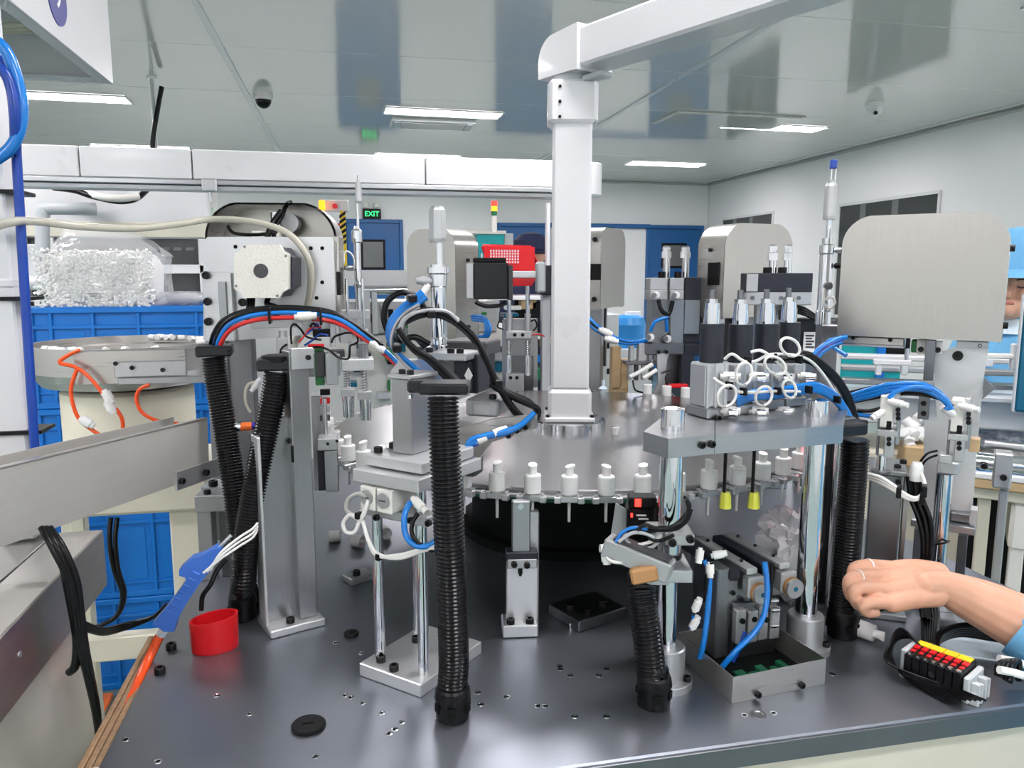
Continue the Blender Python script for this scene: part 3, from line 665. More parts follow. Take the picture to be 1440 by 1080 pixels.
hose_thing('thick black corrugated hose in the centre foreground', [(*on(637, 1012, TZ+.03), 1), (638, 930, 0), (636, 850, .0), (632, 760, -.0), (627, 660, .01), (624, 600, .02), (623, 552, .03)], .0215, (637, 1008))
t = T('hose_clamp', 'black clamp holding the top of the centre foreground hose', 'hose clamp', (.10, 1.02, TZ), -14)
t.box('clamp_body', 588, 540, 658, 556, .02, .05, 'black_anod', .003); t.box('clamp_arm', 572, 536, 606, 553, .05, .03, 'black_anod', .003); t.lc('clamp_screw', t.q(577, 555, .05), t.q(577, 560, .05), .005, 'chrome')
# ================================================================== STATION: STEPPER MOTOR PLATE (left)
A = T('motor_station', 'pale grey plate station with a square stepper motor and steel posts', 'motor station', (-.165, 1.62, TZ), -9)
g = G(); P_ = [(286, 478), (286, 340), (292, 333), (466, 333), (474, 341), (474, 460), (448, 470), (340, 478)]
g.prism([(lambda v: (v.x, v.z))(A.q(px, py, 0)) for px, py in P_], 0, .012); A.add('mount_plate', g, 'bright_alu')
A.box('side_rail', 470, 332, 478, 440, .0, .05, 'stainless', .001); A.box('rail_slot', 473, 382, 479, 415, -.001, .03, 'black_plastic', .001)
A.box('left_block', 286, 382, 328, 480, -.014, .014, 'bright_alu', .002)
A.box('left_bar', 308, 396, 319, 468, -.02, .008, 'aluminium', .001)
screws(A, ((291, 387), (293, 424), (294, 452)), -.014, .008); screws(A, ((342, 425),), -.0, .008)
for px, py in ((331, 347), (437, 349), (453, 349), (453, 397), (445, 419)): q = A.q(px, py, -.001); A.lc('plate_hole', q, q+Vector((0, .003, 0)), .004, 'interior_dark', n=12)
# motor: front cap with chamfered corner notches, body, rear
def notch(px0, py0, px1, py1, c, y):
    L_ = [(px0+c, py0), (px1-c, py0), (px1-c*.6, py0+c*.7), (px1, py0+c), (px1, py1-c), (px1-c*.7, py1-c*.6), (px1-c, py1), (px0+c, py1), (px0+c*.7, py1-c*.6), (px0, py1-c), (px0, py0+c), (px0+c*.6, py0+c*.7)]
    return [(lambda v: (v.x, v.z))(A.q(px, py, y)) for px, py in L_]
mo = A.add('motor_cap', G().prism(notch(329, 344, 406, 419, 13, -.1), -.1, -.086), 'cast_alu')
A.add('motor_body', G().prism(notch(335, 348, 414, 417, 14, -.07), -.086, -.012), 'charcoal')
q = A.q(367, 381, -.1); A.lc('shaft_plug', q+Vector((0, -.002, 0)), q+Vector((0, .002, 0)), .0135, 'graphite', n=24, par=mo)
for px, py in ((344, 347), (402, 360), (332, 402), (390, 416)): q = A.q(px, py, -.1); A.lc('cap_screw', q+Vector((0, -.0015, 0)), q, .0025, 'steel_dark', n=10, par=mo)
hood_A = T('guard_hood', 'open stainless arched hood behind the stepper motor', 'hood', (-.178, 1.70, 0), -6)
zh = hood_A.q(380, 440, 0).z; zq = hood_A.q(380, 284, 0).z; xw = hood_A.q(474, 330, 0).x-hood_A.q(288, 330, 0).x
hood_A.o.location.x = at(381, 330, 1.70).x
hood(hood_A, xw, zq-zh, .13, .075, open_front=True, z0=zh, bolts=False)
hood_A.lb('hood_bracket', xw*.13-.075, xw*.13-.02, .0, .05, zh+.13, zh+.17, 'ivory_plastic', .002)
hood_A.lc('hood_knob', (xw*.1-.02, .03, zh+.17), (xw*.1-.02, .03, zh+.21), .012, 'chrome'); hood_A.lc('hood_spool', (xw*.1+.0, .05, zh+.19), (xw*.1+.0, .09, zh+.19), .022, 'matte_alu')
hood_A.tube('hood_cable', [(372, 345, 0), (367, 325, 0), (378, 305, .01), (385, 288, .02), (392, 284, .03)], .0045, 'tube_black')
hood_A.tube('hood_cable', [(302, 318, -.01), (312, 328, -.02), (345, 330, -.02), (372, 326, -.01)], .0035, 'tube_black')
hood_A.tube('hood_cable', [(356, 345, -.03), (360, 325, -.03), (366, 312, -.01), (378, 296, 0)], .006, 'tube_black')
# posts under the motor plate
A.lb('back_post', A.q(322, 600, .03).x, A.q(360, 600, .03).x, .03, .06, 0, A.q(340, 470, .03).z, 'steel_dark', .002)
A.box('post_face', 296, 470, 325, 760, .02, .02, 'aluminium', .002)
A.box('foot_block', 273, 697, 318, 720, -.06, .07, 'matte_alu', .002); A.box('foot_step', 282, 684, 322, 697, -.05, .06, 'matte_alu', .002)
zf = A.q(290, 720, -.06).z; A.lb('foot_leg', A.q(280, 740, -.04).x, A.q(300, 740, -.04).x, -.05, -.02, 0, zf, 'matte_alu', .001); A.lb('foot_leg', A.q(306, 740, -.04).x, A.q(318, 740, -.04).x, -.03, 0, 0, zf, 'steel_dark', .001)
for px, py in ((293, 690), (300, 678)): A.bolt(px, py+5, -.045, .009, up=True)
A.tube('motor_cable', [(377, 420, -.06), (376, 428, -.08), (388, 432, -.08), (392, 440, -.07), (380, 440, -.05)], .0055, 'tube_black')
for k in range(3): A.tube('motor_cable', [(349+k*4, 418, -.05), (348+k*4, 436, -.06), (347+k*4, 452, -.03)], .003, 'tube_black')
screws(A, ((403, 451), (452, 451)), 0, .004)
# gusset column in front
K = T('gusset_column', 'tall aluminium column with side gusset bolted to the table left of centre', 'column', on(415, 887), 22)
KL = lambda px, py: K.l(px, py)
K.lb('foot_plate', -.045, .052, -.01, .07, 0, .014, 'bright_alu', .002)
K.lbolt((-.005, .008, .014), .0075, up=True)
zt = K.zr(.035, .03, 492); zg0 = K.zr(-.03, .03, 612); zg1 = K.zr(.0, .03, 588)
K.lb('column', .012, .045, .008, .05, .014, zt, 'aluminium', .0015)
g = G(); g.prism([(-.042, .014), (.012, .014), (.012, zg1), (-.002, zg1), (-.042, zg0)], .03, .05); K.add('gusset', g, 'aluminium')
K.lb('gusset_lip', -.046, -.041, .012, .05, .014, zg0, 'bright_alu', .001)
K.lbolt((.012, .028, zg1-.04), .005); K.lb('set_slot', .009, .013, .006, .012, zg1-.075, zg1-.045, 'black_plastic', .001)
K.lb('top_angle', .012, .05, -.004, .006, zt-.03, zt+.006, 'matte_alu', .001); K.lbolt((.04, -.004, zt-.01), .0045)
# hoses of this station
hose_thing('straight black corrugated hose beside the motor posts', [(*on(347, 865, TZ+.03), 1), (345, 830, -.0), (338, 760, .01), (330, 690, .03), (318, 610, .06), (306, 545, .08), (300, 498, .09)], .0215, (347, 862), base=True)
hose_thing('crossing black corrugated hose in front of the motor posts', [(*(on(340, 866, TZ+.03)+Vector((0, -.03, 0))), 1), (342, 820, -.05), (348, 750, -.05), (362, 670, -.045), (376, 600, -.04), (386, 550, -.035), (390, 518, -.03)], .0215, (342, 869), base=True)
t = T('hose_clamp', 'black clamp at the top of the straight left hose', 'hose clamp', (-.26, 1.49, TZ), 4)
t.box('clamp_body', 274, 487, 326, 502, -.02, .06, 'black_anod', .003); t.lbolt(t.q(322, 494, -.02), .003)
t = T('hose_clamp', 'black clamp at the top of the crossing left hose', 'hose clamp', (-.17, 1.36, TZ), 4)
t.box('clamp_body', 360, 506, 424, 522, -.02, .055, 'black_anod', .003); t.lathe('clamp_ring', 390, [(508, 44), (500, 44), (499, 36)], .005, 'black_plastic', 20); t.box('clamp_ear', 380, 503, 424, 512, .0, .03, 'black_anod', .002)
for z_, lbl in ((0, None),): pass
# white strip round the hoses
t = T('hose_tie', 'white strap round the two crossed hoses', 'strap', (-.2, 1.33, TZ), 4)
t.lathe('strap_band', 345, [(790, 36), (781, 36)], .04, 'white_plastic', 20)
# long tube run: black, blue, red from the left clamp to the press head
C2 = T('tube_bundle', 'black, blue and red tubes running from the left hose across below the motor', 'tube bundle', (-.16, 1.5, TZ), 0)
run = [(300, 487, 0), (305, 470, -.01), (318, 452, -.02), (345, 440, -.03), (385, 435, -.03), (430, 436, -.03), (470, 443, -.03), (505, 460, -.05), (535, 482, -.09), (556, 502, -.13), (566, 512, -.15)]
for k, (m_, r_, dx, dy, dz) in enumerate((('tube_black', .0042, 0, -3, .01), ('tube_black', .0042, 2, 0, 0), ('tube_blue', .0042, 4, 5, -.005), ('tube_red', .0042, 6, 12, -.006), ('tube_black', .004, -4, -2, .012), ('tube_navy', .0042, 0, 3, .01))):
    C2.tube('air_line', [(a+dx, b+dy+(4 if i > 6 else 0), c+dz) for i, (a, b, c) in enumerate(run[:(9 if m_ == 'tube_black' else 11)])], r_, m_)
C2.fitting(414, 446, -.04, (1, 0, .05), .04, .0085, 'ivory_plastic'); C2.fitting(520, 482, -.08, (1, -.3, -.5), .03, .007, 'ivory_plastic'); C2.fitting(543, 495, -.1, (-1, .2, .5), .02, .006, 'white_plastic')
for px, py in ((379, 440), (451, 442)): q = C2.q(px, py, -.04); C2.add('cable_tie', G().box(q.x-.002, q.x+.002, q.y-.01, q.y+.03, q.z-.02, q.z+.01, .001), 'black_plastic')
# terminal cluster and small sensor boxes behind the clamp
W = T('wiring_block', 'small jumble of sensor blocks and thin wires behind the left clamps', 'sensor block', (-.09, 1.52, TZ), 4)
W.box('cross_bar', 352, 445, 418, 461, .0, .02, 'matte_alu', .001); W.box('bar_right', 425, 447, 466, 466, .0, .02, 'matte_alu', .001)
W.box('tall_block', 464, 448, 472, 488, -.01, .02, 'matte_alu', .001); W.box('square_block', 478, 450, 495, 482, -.01, .03, 'matte_alu', .001)
W.lathe('sensor_barrel', 398, [(476, 12), (465, 12)], .0, 'matte_alu', 12); W.box('sensor_box', 389, 475, 405, 500, -.01, .02, 'matte_alu', .001)
W.box('terminal', 440, 463, 465, 474, -.01, .03, 'black_plastic', .001); W.box('green_board', 443, 488, 456, 542, .01, .01, 'pcb_green', .001)
W.box('valve_case', 444, 495, 457, 530, -.0, .02, 'graphite', .001); W.box('slide_body', 458, 497, 475, 541, -.02, .03, 'aluminium', .001)
W.box('red_tab', 433, 484, 456, 490, -.02, .01, 'red_plastic', .001)
for k, (m_, pts) in enumerate((('tube_red', [(420, 482), (428, 472), (436, 462), (452, 460)]), ('tube_navy', [(428, 486), (440, 478), (450, 470), (462, 472)]), ('tube_black', [(410, 484), (409, 462), (414, 456), (422, 462), (432, 474), (452, 478)]),
                              ('tube_black', [(394, 500), (396, 490), (404, 484)]), ('tube_black', [(400, 502), (420, 494), (445, 488), (462, 492), (475, 502), (490, 504), (492, 488), (496, 484)]), ('tube_navy', [(430, 470), (440, 462), (446, 456), (450, 464)]),
                              ('tube_black', [(436, 460), (440, 455), (446, 458), (450, 462)]), ('tube_black', [(466, 482), (470, 474), (480, 470), (488, 468), (500, 470), (503, 480), (496, 485)]))):
    W.tube('thin_wire', [(a, b, -.03) for a, b in pts], .0022, m_, 6)
W.fitting(367, 532, -.03, (-.6, 0, -.8), .03, .006, 'white_plastic'); W.tube('clear_tube', [(362, 537, -.03), (350, 540, -.03), (345, 552, -.03), (346, 568, -.03), (352, 580, -.03)], .003, 'tube_clear')
q = W.q(338, 600, -.03); W.lc('orange_nozzle', q, q+Vector((.02, 0, 0)), .008, 'orange_plastic'); W.lc('purple_nozzle', q+Vector((.02, 0, 0)), q+Vector((.045, 0, 0)), .007, 'purple_plastic'); W.lc('nozzle_seat', q+Vector((-.02, 0, .005)), q+Vector((0, 0, 0)), .01, 'chrome')
# ================================================================== SPRING PROBE STATION behind
S = T('probe_station', 'spring-loaded twin probe station with tall thin air cylinder', 'probe station', (-.02, 1.62, TZ), 0)
S.lb('station_post', -.115, -.075, .03, .07, 0, S.q(480, 500, .02).z, 'aluminium', .002); S.lb('station_arm', -.075, .0, .035, .065, S.q(480, 530, .02).z, S.q(480, 500, .02).z, 'aluminium', .002)
S.box('probe_block', 480, 505, 526, 522, -.03, .05, 'bright_alu', .002)
for px, a, b in ((489, 392, 480), (511, 392, 470)): S.cyl('guide_pin', px, a, b+30, 5, -.01, 'chrome', 10)
S.box('pin_block', 503, 464, 518, 484, -.02, .03, 'matte_alu', .001); S.cyl('pin_sleeve', 511, 484, 505, 14, -.01, 'aluminium'); screws(S, ((509, 467), (509, 477)), -.02, .004)
def spring(t, px, py0, py1, wpx, y, turns=8, r=.0011):
    a, b = t.q(px, py0, y), t.q(px, py1, y); R = t.w(wpx, a.x, y, a.z)/2; n = turns*10
    t.add('spring', G().tube([(a.x+R*math.cos(2*math.pi*i/10), y+R*math.sin(2*math.pi*i/10), b.z+(a.z-b.z)*i/n) for i in range(n+1)], r, 5), 'spring')
    t.lc('spring_pin', (a.x, y, b.z), (a.x, y, a.z), R*.45, 'chrome', n=8)
for px in (488, 512):
    d = 0 if px < 500 else 4
    spring(S, px, 521, 548+d, 9, -.015); S.box('probe_clamp', px-9, 547+d, px+11, 558+d, -.03, .03, 'matte_alu', .001)
    S.lathe('probe_barrel', px+2, [(586+d, 15), (560+d, 17), (556+d, 17)], -.01, 'chrome', 16)
S.lathe('air_cylinder', 503, [(437, 8), (412, 9), (405, 10), (400, 13), (396, 9), (395, 10), (342, 10), (340, 15), (325, 15), (322, 9), (318, 8)], .05, 'chrome', 16)
S.cyl('piston_rod', 503, 285, 320, 4, .05, 'chrome', 10); S.lathe('rod_end', 504, [(286, 8), (283, 10), (256, 9), (255, 4), (246, 3)], .05, 'matte_alu', 12)
S.fitting(498, 377, .05, (-1, -.3, 0), .02, .006, 'steel_dark'); S.lb('cylinder_foot', S.q(485, 450, .05).x, S.q(520, 450, .05).x, .03, .08, S.q(500, 448, .05).z, S.q(500, 436, .05).z, 'matte_alu', .001)
S.tube('white_wire', [(498, 378, .04), (497, 362, .03), (490, 354, .03), (484, 356, .03), (484, 370, .03)], .002, 'tube_white', 6)
S.box('side_frame', 440, 557, 456, 690, .06, .05, 'matte_alu', .001)
for k in range(4): S.box('probe_stack', 450, 548+k*12, 464, 556+k*12, .0, .015, ('black_plastic', 'red_plastic', 'matte_alu', 'graphite')[k], .001)
S.box('rail_block', 447, 617, 475, 634, -.06, .05, 'matte_alu', .002); S.box('rail_plate', 457, 634, 476, 692, -.06, .03, 'aluminium', .002); S.box('rail_dark', 447, 634, 457, 690, -.045, .05, 'charcoal', .001)
S.cyl('probe_rod', 457, 560, 618, 7, -.03, 'chrome', 10)
screws(S, ((461, 624), (474, 620)), -.06, .003)
# hoods of the far stations
def far_hood(label, px, pyb, Y, rz, w, h, d, r, plate_first=True):
    p = at(px, pyb, Y); t = T('guard_hood', label, 'hood', (p.x, p.y, p.z), rz, 'stainless guard hoods'); hood(t, w, h, d, r); return t
H2 = far_hood('stainless hood with rounded top behind the air cylinder', 607, 478, 2.42, -44, .19, .345, .125, .06)
H2.lb('support_post', -.03, .03, .05, .09, TZ-H2.o.location.z, -.001, 'steel_dark', .002); H2.lb('hood_foot', -.05, .06, .03, .11, -.03, -.001, 'graphite', .002)
p = at(692, 395, 2.22); t = T('servo_motor', 'black servo motor with white cable sticking out of the middle hood', 'motor', (p.x, p.y, p.z), -8)
t.lb('motor_body', -.055, .045, -.04, .04, -.052, .052, 'black_anod', .004); t.lb('motor_cap', .045, .058, -.042, .042, -.055, .045, 'graphite', .005); t.lb('motor_crest', -.055, .04, -.02, .04, .052, .066, 'black_plastic', .003)
t.tube('motor_cable', [(-.05, -.03, -.06, 1), (-.02, -.03, -.072, 1), (.02, -.03, -.07, 1), (.04, -.03, -.06, 1)], .006, 'tube_black')
t.lb('motor_mount', -.075, -.055, -.04, .04, -.05, .05, 'matte_alu', .002)
H3 = far_hood('small stainless hood right of the white post', 862, 432, 2.42, 54, .27, .255, .10, .055)
H3.lb('support_post', -.03, .0, .03, .07, TZ-H3.o.location.z, -.001, 'aluminium', .002); H3.lb('rail', .02, .035, .03, .06, -.2, -.001, 'steel_dark', .001)
for zz in (.03, .215): H3.lbolt((-.135, .02, zz), .008, rot=(0, -math.pi/2, 0))
H3.lb('hood_window', -.139, -.134, -.0, .035, .09, .14, 'black_plastic', .002)
H4 = far_hood('stainless hood with rounded top above the black cylinders', 1064, 446, 2.20, 14, .275, .288, .125, .075)
H4.lb('support_post', -.05, .05, .03, .09, TZ-H4.o.location.z, -.001, 'steel_dark', .002)
H4.lb('hood_window', -.143, -.137, .02, .07, .10, .17, 'black_plastic', .002)
# twin-rod probe station at the back of the turntable
S2 = T('probe_station', 'twin-rod spring station at the back left of the white post', 'probe station', (.56, 2.50, TZ), -12)
S2.box('back_plate', 706, 448, 756, 545, .05, .03, 'aluminium', .002)
S2.lb('station_post', S2.q(712, 545, .04).x, S2.q(750, 545, .04).x, .04, .1, 0, S2.q(712, 500, .05).z, 'steel_dark', .002)
for px in (716, 742):
    S2.cyl('guide_rod', px, 402, 470, 6, .0, 'chrome', 12); S2.cyl('rod_sleeve', px, 441, 467, 9, .0, 'matte_alu', 12)
    spring(S2, px, 478, 500, 7, .0, 7, .0013); S2.cyl('lower_sleeve', px, 500, 528, 8, .0, 'chrome', 12)
S2.box('cross_block', 711, 466, 748, 477, -.03, .05, 'matte_alu', .003)
for px in (724, 735): q = S2.q(px, 471, -.03); S2.lc('block_hole', q+Vector((0, -.001, 0)), q+Vector((0, .004, 0)), .006, 'interior_dark', n=14)
S2.box('foot_block', 711, 526, 737, 555, -.02, .05, 'matte_alu', .003); screws(S2, ((718, 531), (727, 531)), -.02, .006)
S2.tube('red_wire', [(748, 471, 0), (756, 470, 0), (766, 473, 0)], .003, 'tube_red', 6)
S2.tube('black_loop', [(746, 452, 0), (752, 450, 0), (755, 458, 0), (750, 465, 0)], .003, 'tube_black', 6); S2.tube('black_loop', [(708, 448, 0), (702, 452, 0), (700, 460, 0), (708, 463, 0)], .003, 'tube_black', 6)
for k in range(3): H2.tube('blue_coil', [(664, 444+k*3, -.02), (680, 446+k*3, -.05), (689-k*3, 458, -.06), (688-k*3, 470, -.06), (680-k*2, 477-k*2, -.05), (664, 476-k*2, -.02)], .0045, 'tube_blue')
# ================================================================== BRIDGE STATION ON CHROME PILLARS (right of centre)
D = T('bridge_station', 'steel bridge plate clamped on two chrome pillars', 'bridge', (.457, 1.026, TZ), 11)
def pil(x, y, zt, r, r2=None, zs=None, fl=.041):
    D.add('pillar_foot', G().lathe([(0, fl), (.011, fl), (.012, fl-.001), (.012, .029), (.060, .029), (.062, .027), (.062, r)], (x, y, 0), n=32), 'matte_alu')
    if r2: D.lc('pillar', (x, y, .05), (x, y, zs), r2, 'chrome', n=28); D.lc('pillar_sleeve', (x, y, zs), (x, y, zt), r, 'chrome', n=32, bev=.001)
    else: D.lc('pillar', (x, y, .05), (x, y, zt), r, 'chrome', n=32, bev=.001)
    for a in (-50, 60, 180): D.lbolt((x+.034*math.cos(rad(a)), y+.034*math.sin(rad(a)), .012), .006, up=True)
zp1 = D.zr(0, 0, 574); pil(0, 0, zp1, .0172, .0145, D.zr(0, 0, 783))
P2 = D.I @ Vector((.727, 1.079, TZ)); pil(P2.x, P2.y, D.zr(P2.x, P2.y, 562), .0172)
zq1 = 1.275-TZ; zq0 = zq1-.028
def xy(pts, z=1.275): return [(lambda v: (v.x, v.y))(D.l(a, b, z)) for a, b in pts]
D.add('clamp_block', G().prism(xy(((905, 607), (940, 617), (1005, 611), (1005, 590), (985, 577), (930, 587))), zq0, zq1, 'xy'), 'aluminium_h')
D.add('bridge_plate', G().prism(xy(((1006, 611), (1133, 602), (1186, 597), (1196, 560), (985, 566), (990, 578), (1006, 590))), zq0, zq1, 'xy'), 'aluminium_h')
D.lb('end_clamp', P2.x-.025, P2.x+.05, -.033, .04, zq0-.004, zq1-.0005, 'steel_dark', .002)
for px, py in ((982, 624), (996, 623)): p = D.l(px, py, 1.262); D.lbolt((p.x, p.y-.005, p.z), .0055)
for px, py in ((1138, 610), (1147, 609), (1156, 608)): p = D.l(px, py, 1.262); D.lbolt((p.x, -.0345, p.z), .0055)
for px in (1020, 1060):
    D.cyl('feeler_rod', px, 600, 697, 5, .06, 'black_plastic', 8); D.lathe('feeler_tip', px, [(714, 17), (698, 15), (692, 12)], .06, 'acid_yellow', 8)
# the four cylinders standing on the bridge
for i, (pc, wb, yt, lbl) in enumerate(((1001, 34, 455, 'first, nearest the centre'), (1041, 34, 456, 'second'), (1078, 35, 455, 'third'), (1109, 30, 453, 'last, nearest the big hood'))):
    base = D.l(pc+1, 590, 1.278); yy = .07+.012*i
    c = T('air_cylinder', 'black and silver air cylinder on the bridge, %s of four' % lbl, 'air cylinder', D.M @ Vector((D.q(pc, 590, yy).x, yy, zq1)), 11, 'air cylinders on the bridge')
    c.lathe('black_sleeve', pc, [(509, wb), (yt, wb)], 0, 'charcoal', 10)
    c.lathe('silver_neck', pc+1, [(yt, 22), (yt-20, 22), (yt-20, 20), (yt-29, 20)], 0, 'chrome', 20)
    c.lathe('lock_nut', pc, [(yt-29, 16), (yt-35, 16)], 0, 'chrome', 6); c.lathe('stud', pc, [(yt-35, 8), (yt-48, 8)], 0, 'steel_dark', 12)
    z1 = c.q(pc, 509, 0).z; x_ = c.q(pc, 540, 0).x
    b_ = c.lb('cylinder_body', x_-.028, x_+.0135, -.022, .022, .0165, z1, 'bright_alu', .003)
    for s_ in (-.025, -.009, .009): c.lb('body_rib', x_+s_-.003, x_+s_+.003, -.0255, -.02, .0165, z1, 'bright_alu', .001, par=b_)
    c.lb('body_foot', x_-.029, x_+.0138, -.030, .026, .0005, .0165, 'aluminium_h', .002)
    for yv in (530, 578):
        c.fitting(pc+12, yv, -.026, (.8, -.6, 0), .03, .0085, 'white_plastic'); q = c.q(pc+23, yv+2, -.04); c.lc('flow_screw', q, q+Vector((.012, -.006, 0)), .006, 'chrome', n=10)
    c.bolt(pc+6, 588, -.03, .006)
# tube loops in front of the cylinders
L_ = T('tube_bundle', 'white sensor cable loops and blue tubes tied in front of the four cylinders', 'tube bundle', (.6, 1.08, TZ), 11)
def loop(cx, cy, rx, ry, y, r=.0023, m='tube_white', rot=0.):
    pts = []
    for k in range(15):
        a = 2*math.pi*k/13+.6; u, v = rx*math.cos(a), ry*math.sin(a); pts.append((cx+u*math.cos(rot)-v*math.sin(rot), cy+u*math.sin(rot)+v*math.cos(rot), y-.0008*k))
    L_.tube('cable_loop', pts, r, m, 7, 4)
for a in ((1022, 557, 12, 16, .5), (1046, 526, 11, 16, .2), (1074, 557, 11, 14, .4), (1090, 514, 16, 11, .6), (1110, 547, 9, 13, -.3), (1111, 488, 15, 11, .7)): loop(*a[:4], -.02, rot=a[4])
L_.tube('white_cable', [(1004, 532, -.01), (1012, 538, -.02), (1026, 545, -.02), (1040, 551, -.02), (1060, 552, -.02), (1090, 550, -.02), (1125, 551, -.01)], .0024, 'tube_white', 7)
L_.tube('white_cable', [(1019, 505, -.01), (1030, 498, -.02), (1046, 508, -.02), (1062, 508, -.02), (1078, 500, -.02), (1094, 498, -.02), (1120, 500, -.01), (1140, 508, 0), (1160, 530, 0), (1185, 570, 0)], .0024, 'tube_white', 7)
L_.tube('white_cable', [(1056, 495, -.01), (1070, 493, -.02), (1085, 502, -.02), (1096, 512, -.02), (1110, 530, -.02), (1115, 540, -.02)], .0024, 'tube_white', 7)
for k in range(4): L_.tube('blue_tube', [(1036, 560+k*3, .02), (1060, 551+k*3, .01), (1090, 549+k*3, .0), (1125, 543+k*3, .0), (1150, 541+k*3, .0), (1175, 556+k*3, .0), (1192-k, 580+k*2, .0), (1200-k*3, 600, .0)], .0046, 'tube_blue')
for k in range(4): L_.tube('black_tube', [(1090+k*8, 508-k, .03), (1115+k*4, 503-k*2, .02), (1145, 512-k*3, .01), (1170+k, 532-k*2, .01), (1188+k*2, 558, .01), (1200+k*2, 598, .01)], .0052, 'tube_black')
for px, py in ((1026, 542), (1046, 551), (1094, 550), (1138, 548), (1178, 562), (1052, 507), (1088, 502), (1124, 506)): q = L_.q(px, py, -.02); L_.lb('cable_tie', q.x-.0025, q.x+.0025, q.y-.006, q.y+.008, q.z-.006, q.z+.006, 'black_plastic', .001)
# back manifold with two small cylinders
V = T('twin_valve_unit', 'grey block with two upright nut-topped cylinders behind the black cylinders', 'valve unit', (1.17, 1.95, TZ), -16)
V.box('valve_block', 1049, 384, 1143, 411, .0, .07, 'charcoal', .002); V.box('block_face', 1050, 385, 1066, 410, -.002, .01, 'matte_alu', .001); V.box('lower_block', 1049, 411, 1142, 429, .0, .07, 'matte_alu', .002)
for px in (1087, 1108):
    V.cyl('shaft', px, 352, 385, 11, .03, 'chrome'); V.lathe('nut', px, [(366, 14), (356, 14), (355, 12), (346, 12), (344, 8)], .03, 'chrome', 6)
    V.cyl('black_cap', px-8, 376, 385, 12, .02, 'black_plastic', 12)
for px in (1058, 1098, 1123): q = V.q(px, 419, 0); V.lc('port', q+Vector((0, -.002, 0)), q+Vector((0, .004, 0)), .006, 'steel_dark', n=14)
V.lb('block_post', V.q(1065, 429, .02).x, V.q(1120, 429, .02).x, .02, .06, 0, V.q(1065, 428, .0).z-.001, 'aluminium', .002)
V.box('black_gearbox', 1118, 448, 1182, 492, .03, .06, 'black_anod', .003); V.box('rating_label', 1130, 467, 1149, 495, .024, .004, 'print_white', .0005)
for k in range(5): V.box('label_line', 1133, 471+k*4, 1145-(k % 2)*3, 473+k*4, .0225, .002, 'print_black', .0002)
for k in range(4): V.tube('black_cable', [(1095, 440+k*3, -.01), (1110, 430+k*3, -.01), (1130, 433+k*3, -.01), (1150, 446+k*2, .01)], .004, 'tube_black')
V.box('cylinder_block', 1160, 450, 1186, 478, .0, .05, 'graphite', .002); V.lb('gear_post', V.q(1130, 492, .04).x, V.q(1170, 492, .04).x, .045, .08, 0, V.q(1150, 491, .04).z, 'steel_dark', .002)
# slim upright cylinder with blue cap
U = T('slim_cylinder', 'tall slim chrome air cylinder with a blue cap beside the big hood', 'air cylinder', (1.03, 1.42, TZ), -20)
U.lathe('barrel', 1161, [(456, 21), (438, 21), (436, 18), (358, 18), (356, 20), (345, 20), (343, 14), (335, 14)], 0, 'chrome', 22)
U.cyl('piston_rod', 1166, 309, 336, 8, 0, 'chrome', 14); U.lathe('rod_sleeve', 1168, [(309, 17), (305, 18), (262, 17), (258, 13), (254, 13)], 0, 'matte_alu', 16)
for dx in (-3, 3): U.cyl('pin', 1172+dx, 236, 258, 3, 0, 'chrome', 8)
U.box('blue_cap', 1168, 224, 1178, 237, -.006, .012, 'tube_navy', .002)
U.fitting(1172, 352, -.005, (1, -.2, 0), .022, .006, 'chrome'); U.fitting(1162, 402, -.012, (.1, -1, 0), .02, .008, 'steel_dark')
U.tube('white_loop', [(1160, 405, -.02), (1158, 425, -.025), (1166, 434, -.025), (1174, 426, -.025), (1170, 418, -.025), (1160, 422, -.025)], .0028, 'tube_white', 7); U.fitting(1172, 374, -.005, (1, 0, 0), .02, .006, 'black_plastic')
U.lb('cylinder_post', U.q(1152, 456, 0).x, U.q(1176, 456, 0).x, -.02, .03, 0, U.q(1161, 456, 0).z, 'steel_dark', .002)
# ================================================================== CYLINDER PAIR STATION at the back
Cc = T('cylinder_pair', 'pair of square air cylinders with nut-topped shafts left of the rounded hood', 'cylinder station', (1.0, 2.28, TZ), -8)
for a, b in ((914, 939), (942, 962)):
    Cc.box('head_block', a, 391, b, 408, -.02, .06, 'matte_alu', .002); Cc.box('cylinder_body', a+1, 421, b, 482, -.015, .06, 'aluminium', .002); Cc.box('neck_block', a, 408, b, 422, -.022, .07, 'matte_alu', .002)
Cc.box('dark_side', 962, 390, 990, 482, .0, .06, 'charcoal', .002); Cc.box('side_body', 962, 422, 984, 470, -.01, .02, 'aluminium', .002)
for px in (937, 964):
    Cc.cyl('shaft', px, 360, 392, 10, .02, 'chrome'); Cc.lathe('nut', px, [(363, 15), (354, 15), (354, 12), (348, 12), (346, 8)], .02, 'chrome', 6)
for px in (930, 953): Cc.cyl('black_cap', px, 382, 391, 10, .0, 'black_plastic', 12)
for px, py in ((920, 415), (948, 415), (912, 474), (936, 476)): Cc.fitting(px+3, py, -.02, (-.3, -1, 0), .04, .012, 'white_plastic'); q = Cc.q(px, py, -.055); Cc.lc('flow_screw', q, q+Vector((-.004, -.015, 0)), .008, 'steel_dark', n=10)
Cc.tube('black_tube', [(926, 422, -.05), (930, 436, -.06), (940, 442, -.06), (946, 424, -.05)], .007, 'tube_black'); Cc.tube('blue_tube', [(915, 466, -.05), (922, 452, -.06), (940, 446, -.06)], .006, 'tube_blue'); Cc.tube('blue_tube', [(938, 466, -.05), (937, 450, -.06)], .006, 'tube_blue')
Cc.box('base_block', 908, 482, 962, 499, -.04, .1, 'steel_dark', .003); Cc.box('base_side', 962, 484, 986, 500, -.0, .07, 'charcoal', .003)
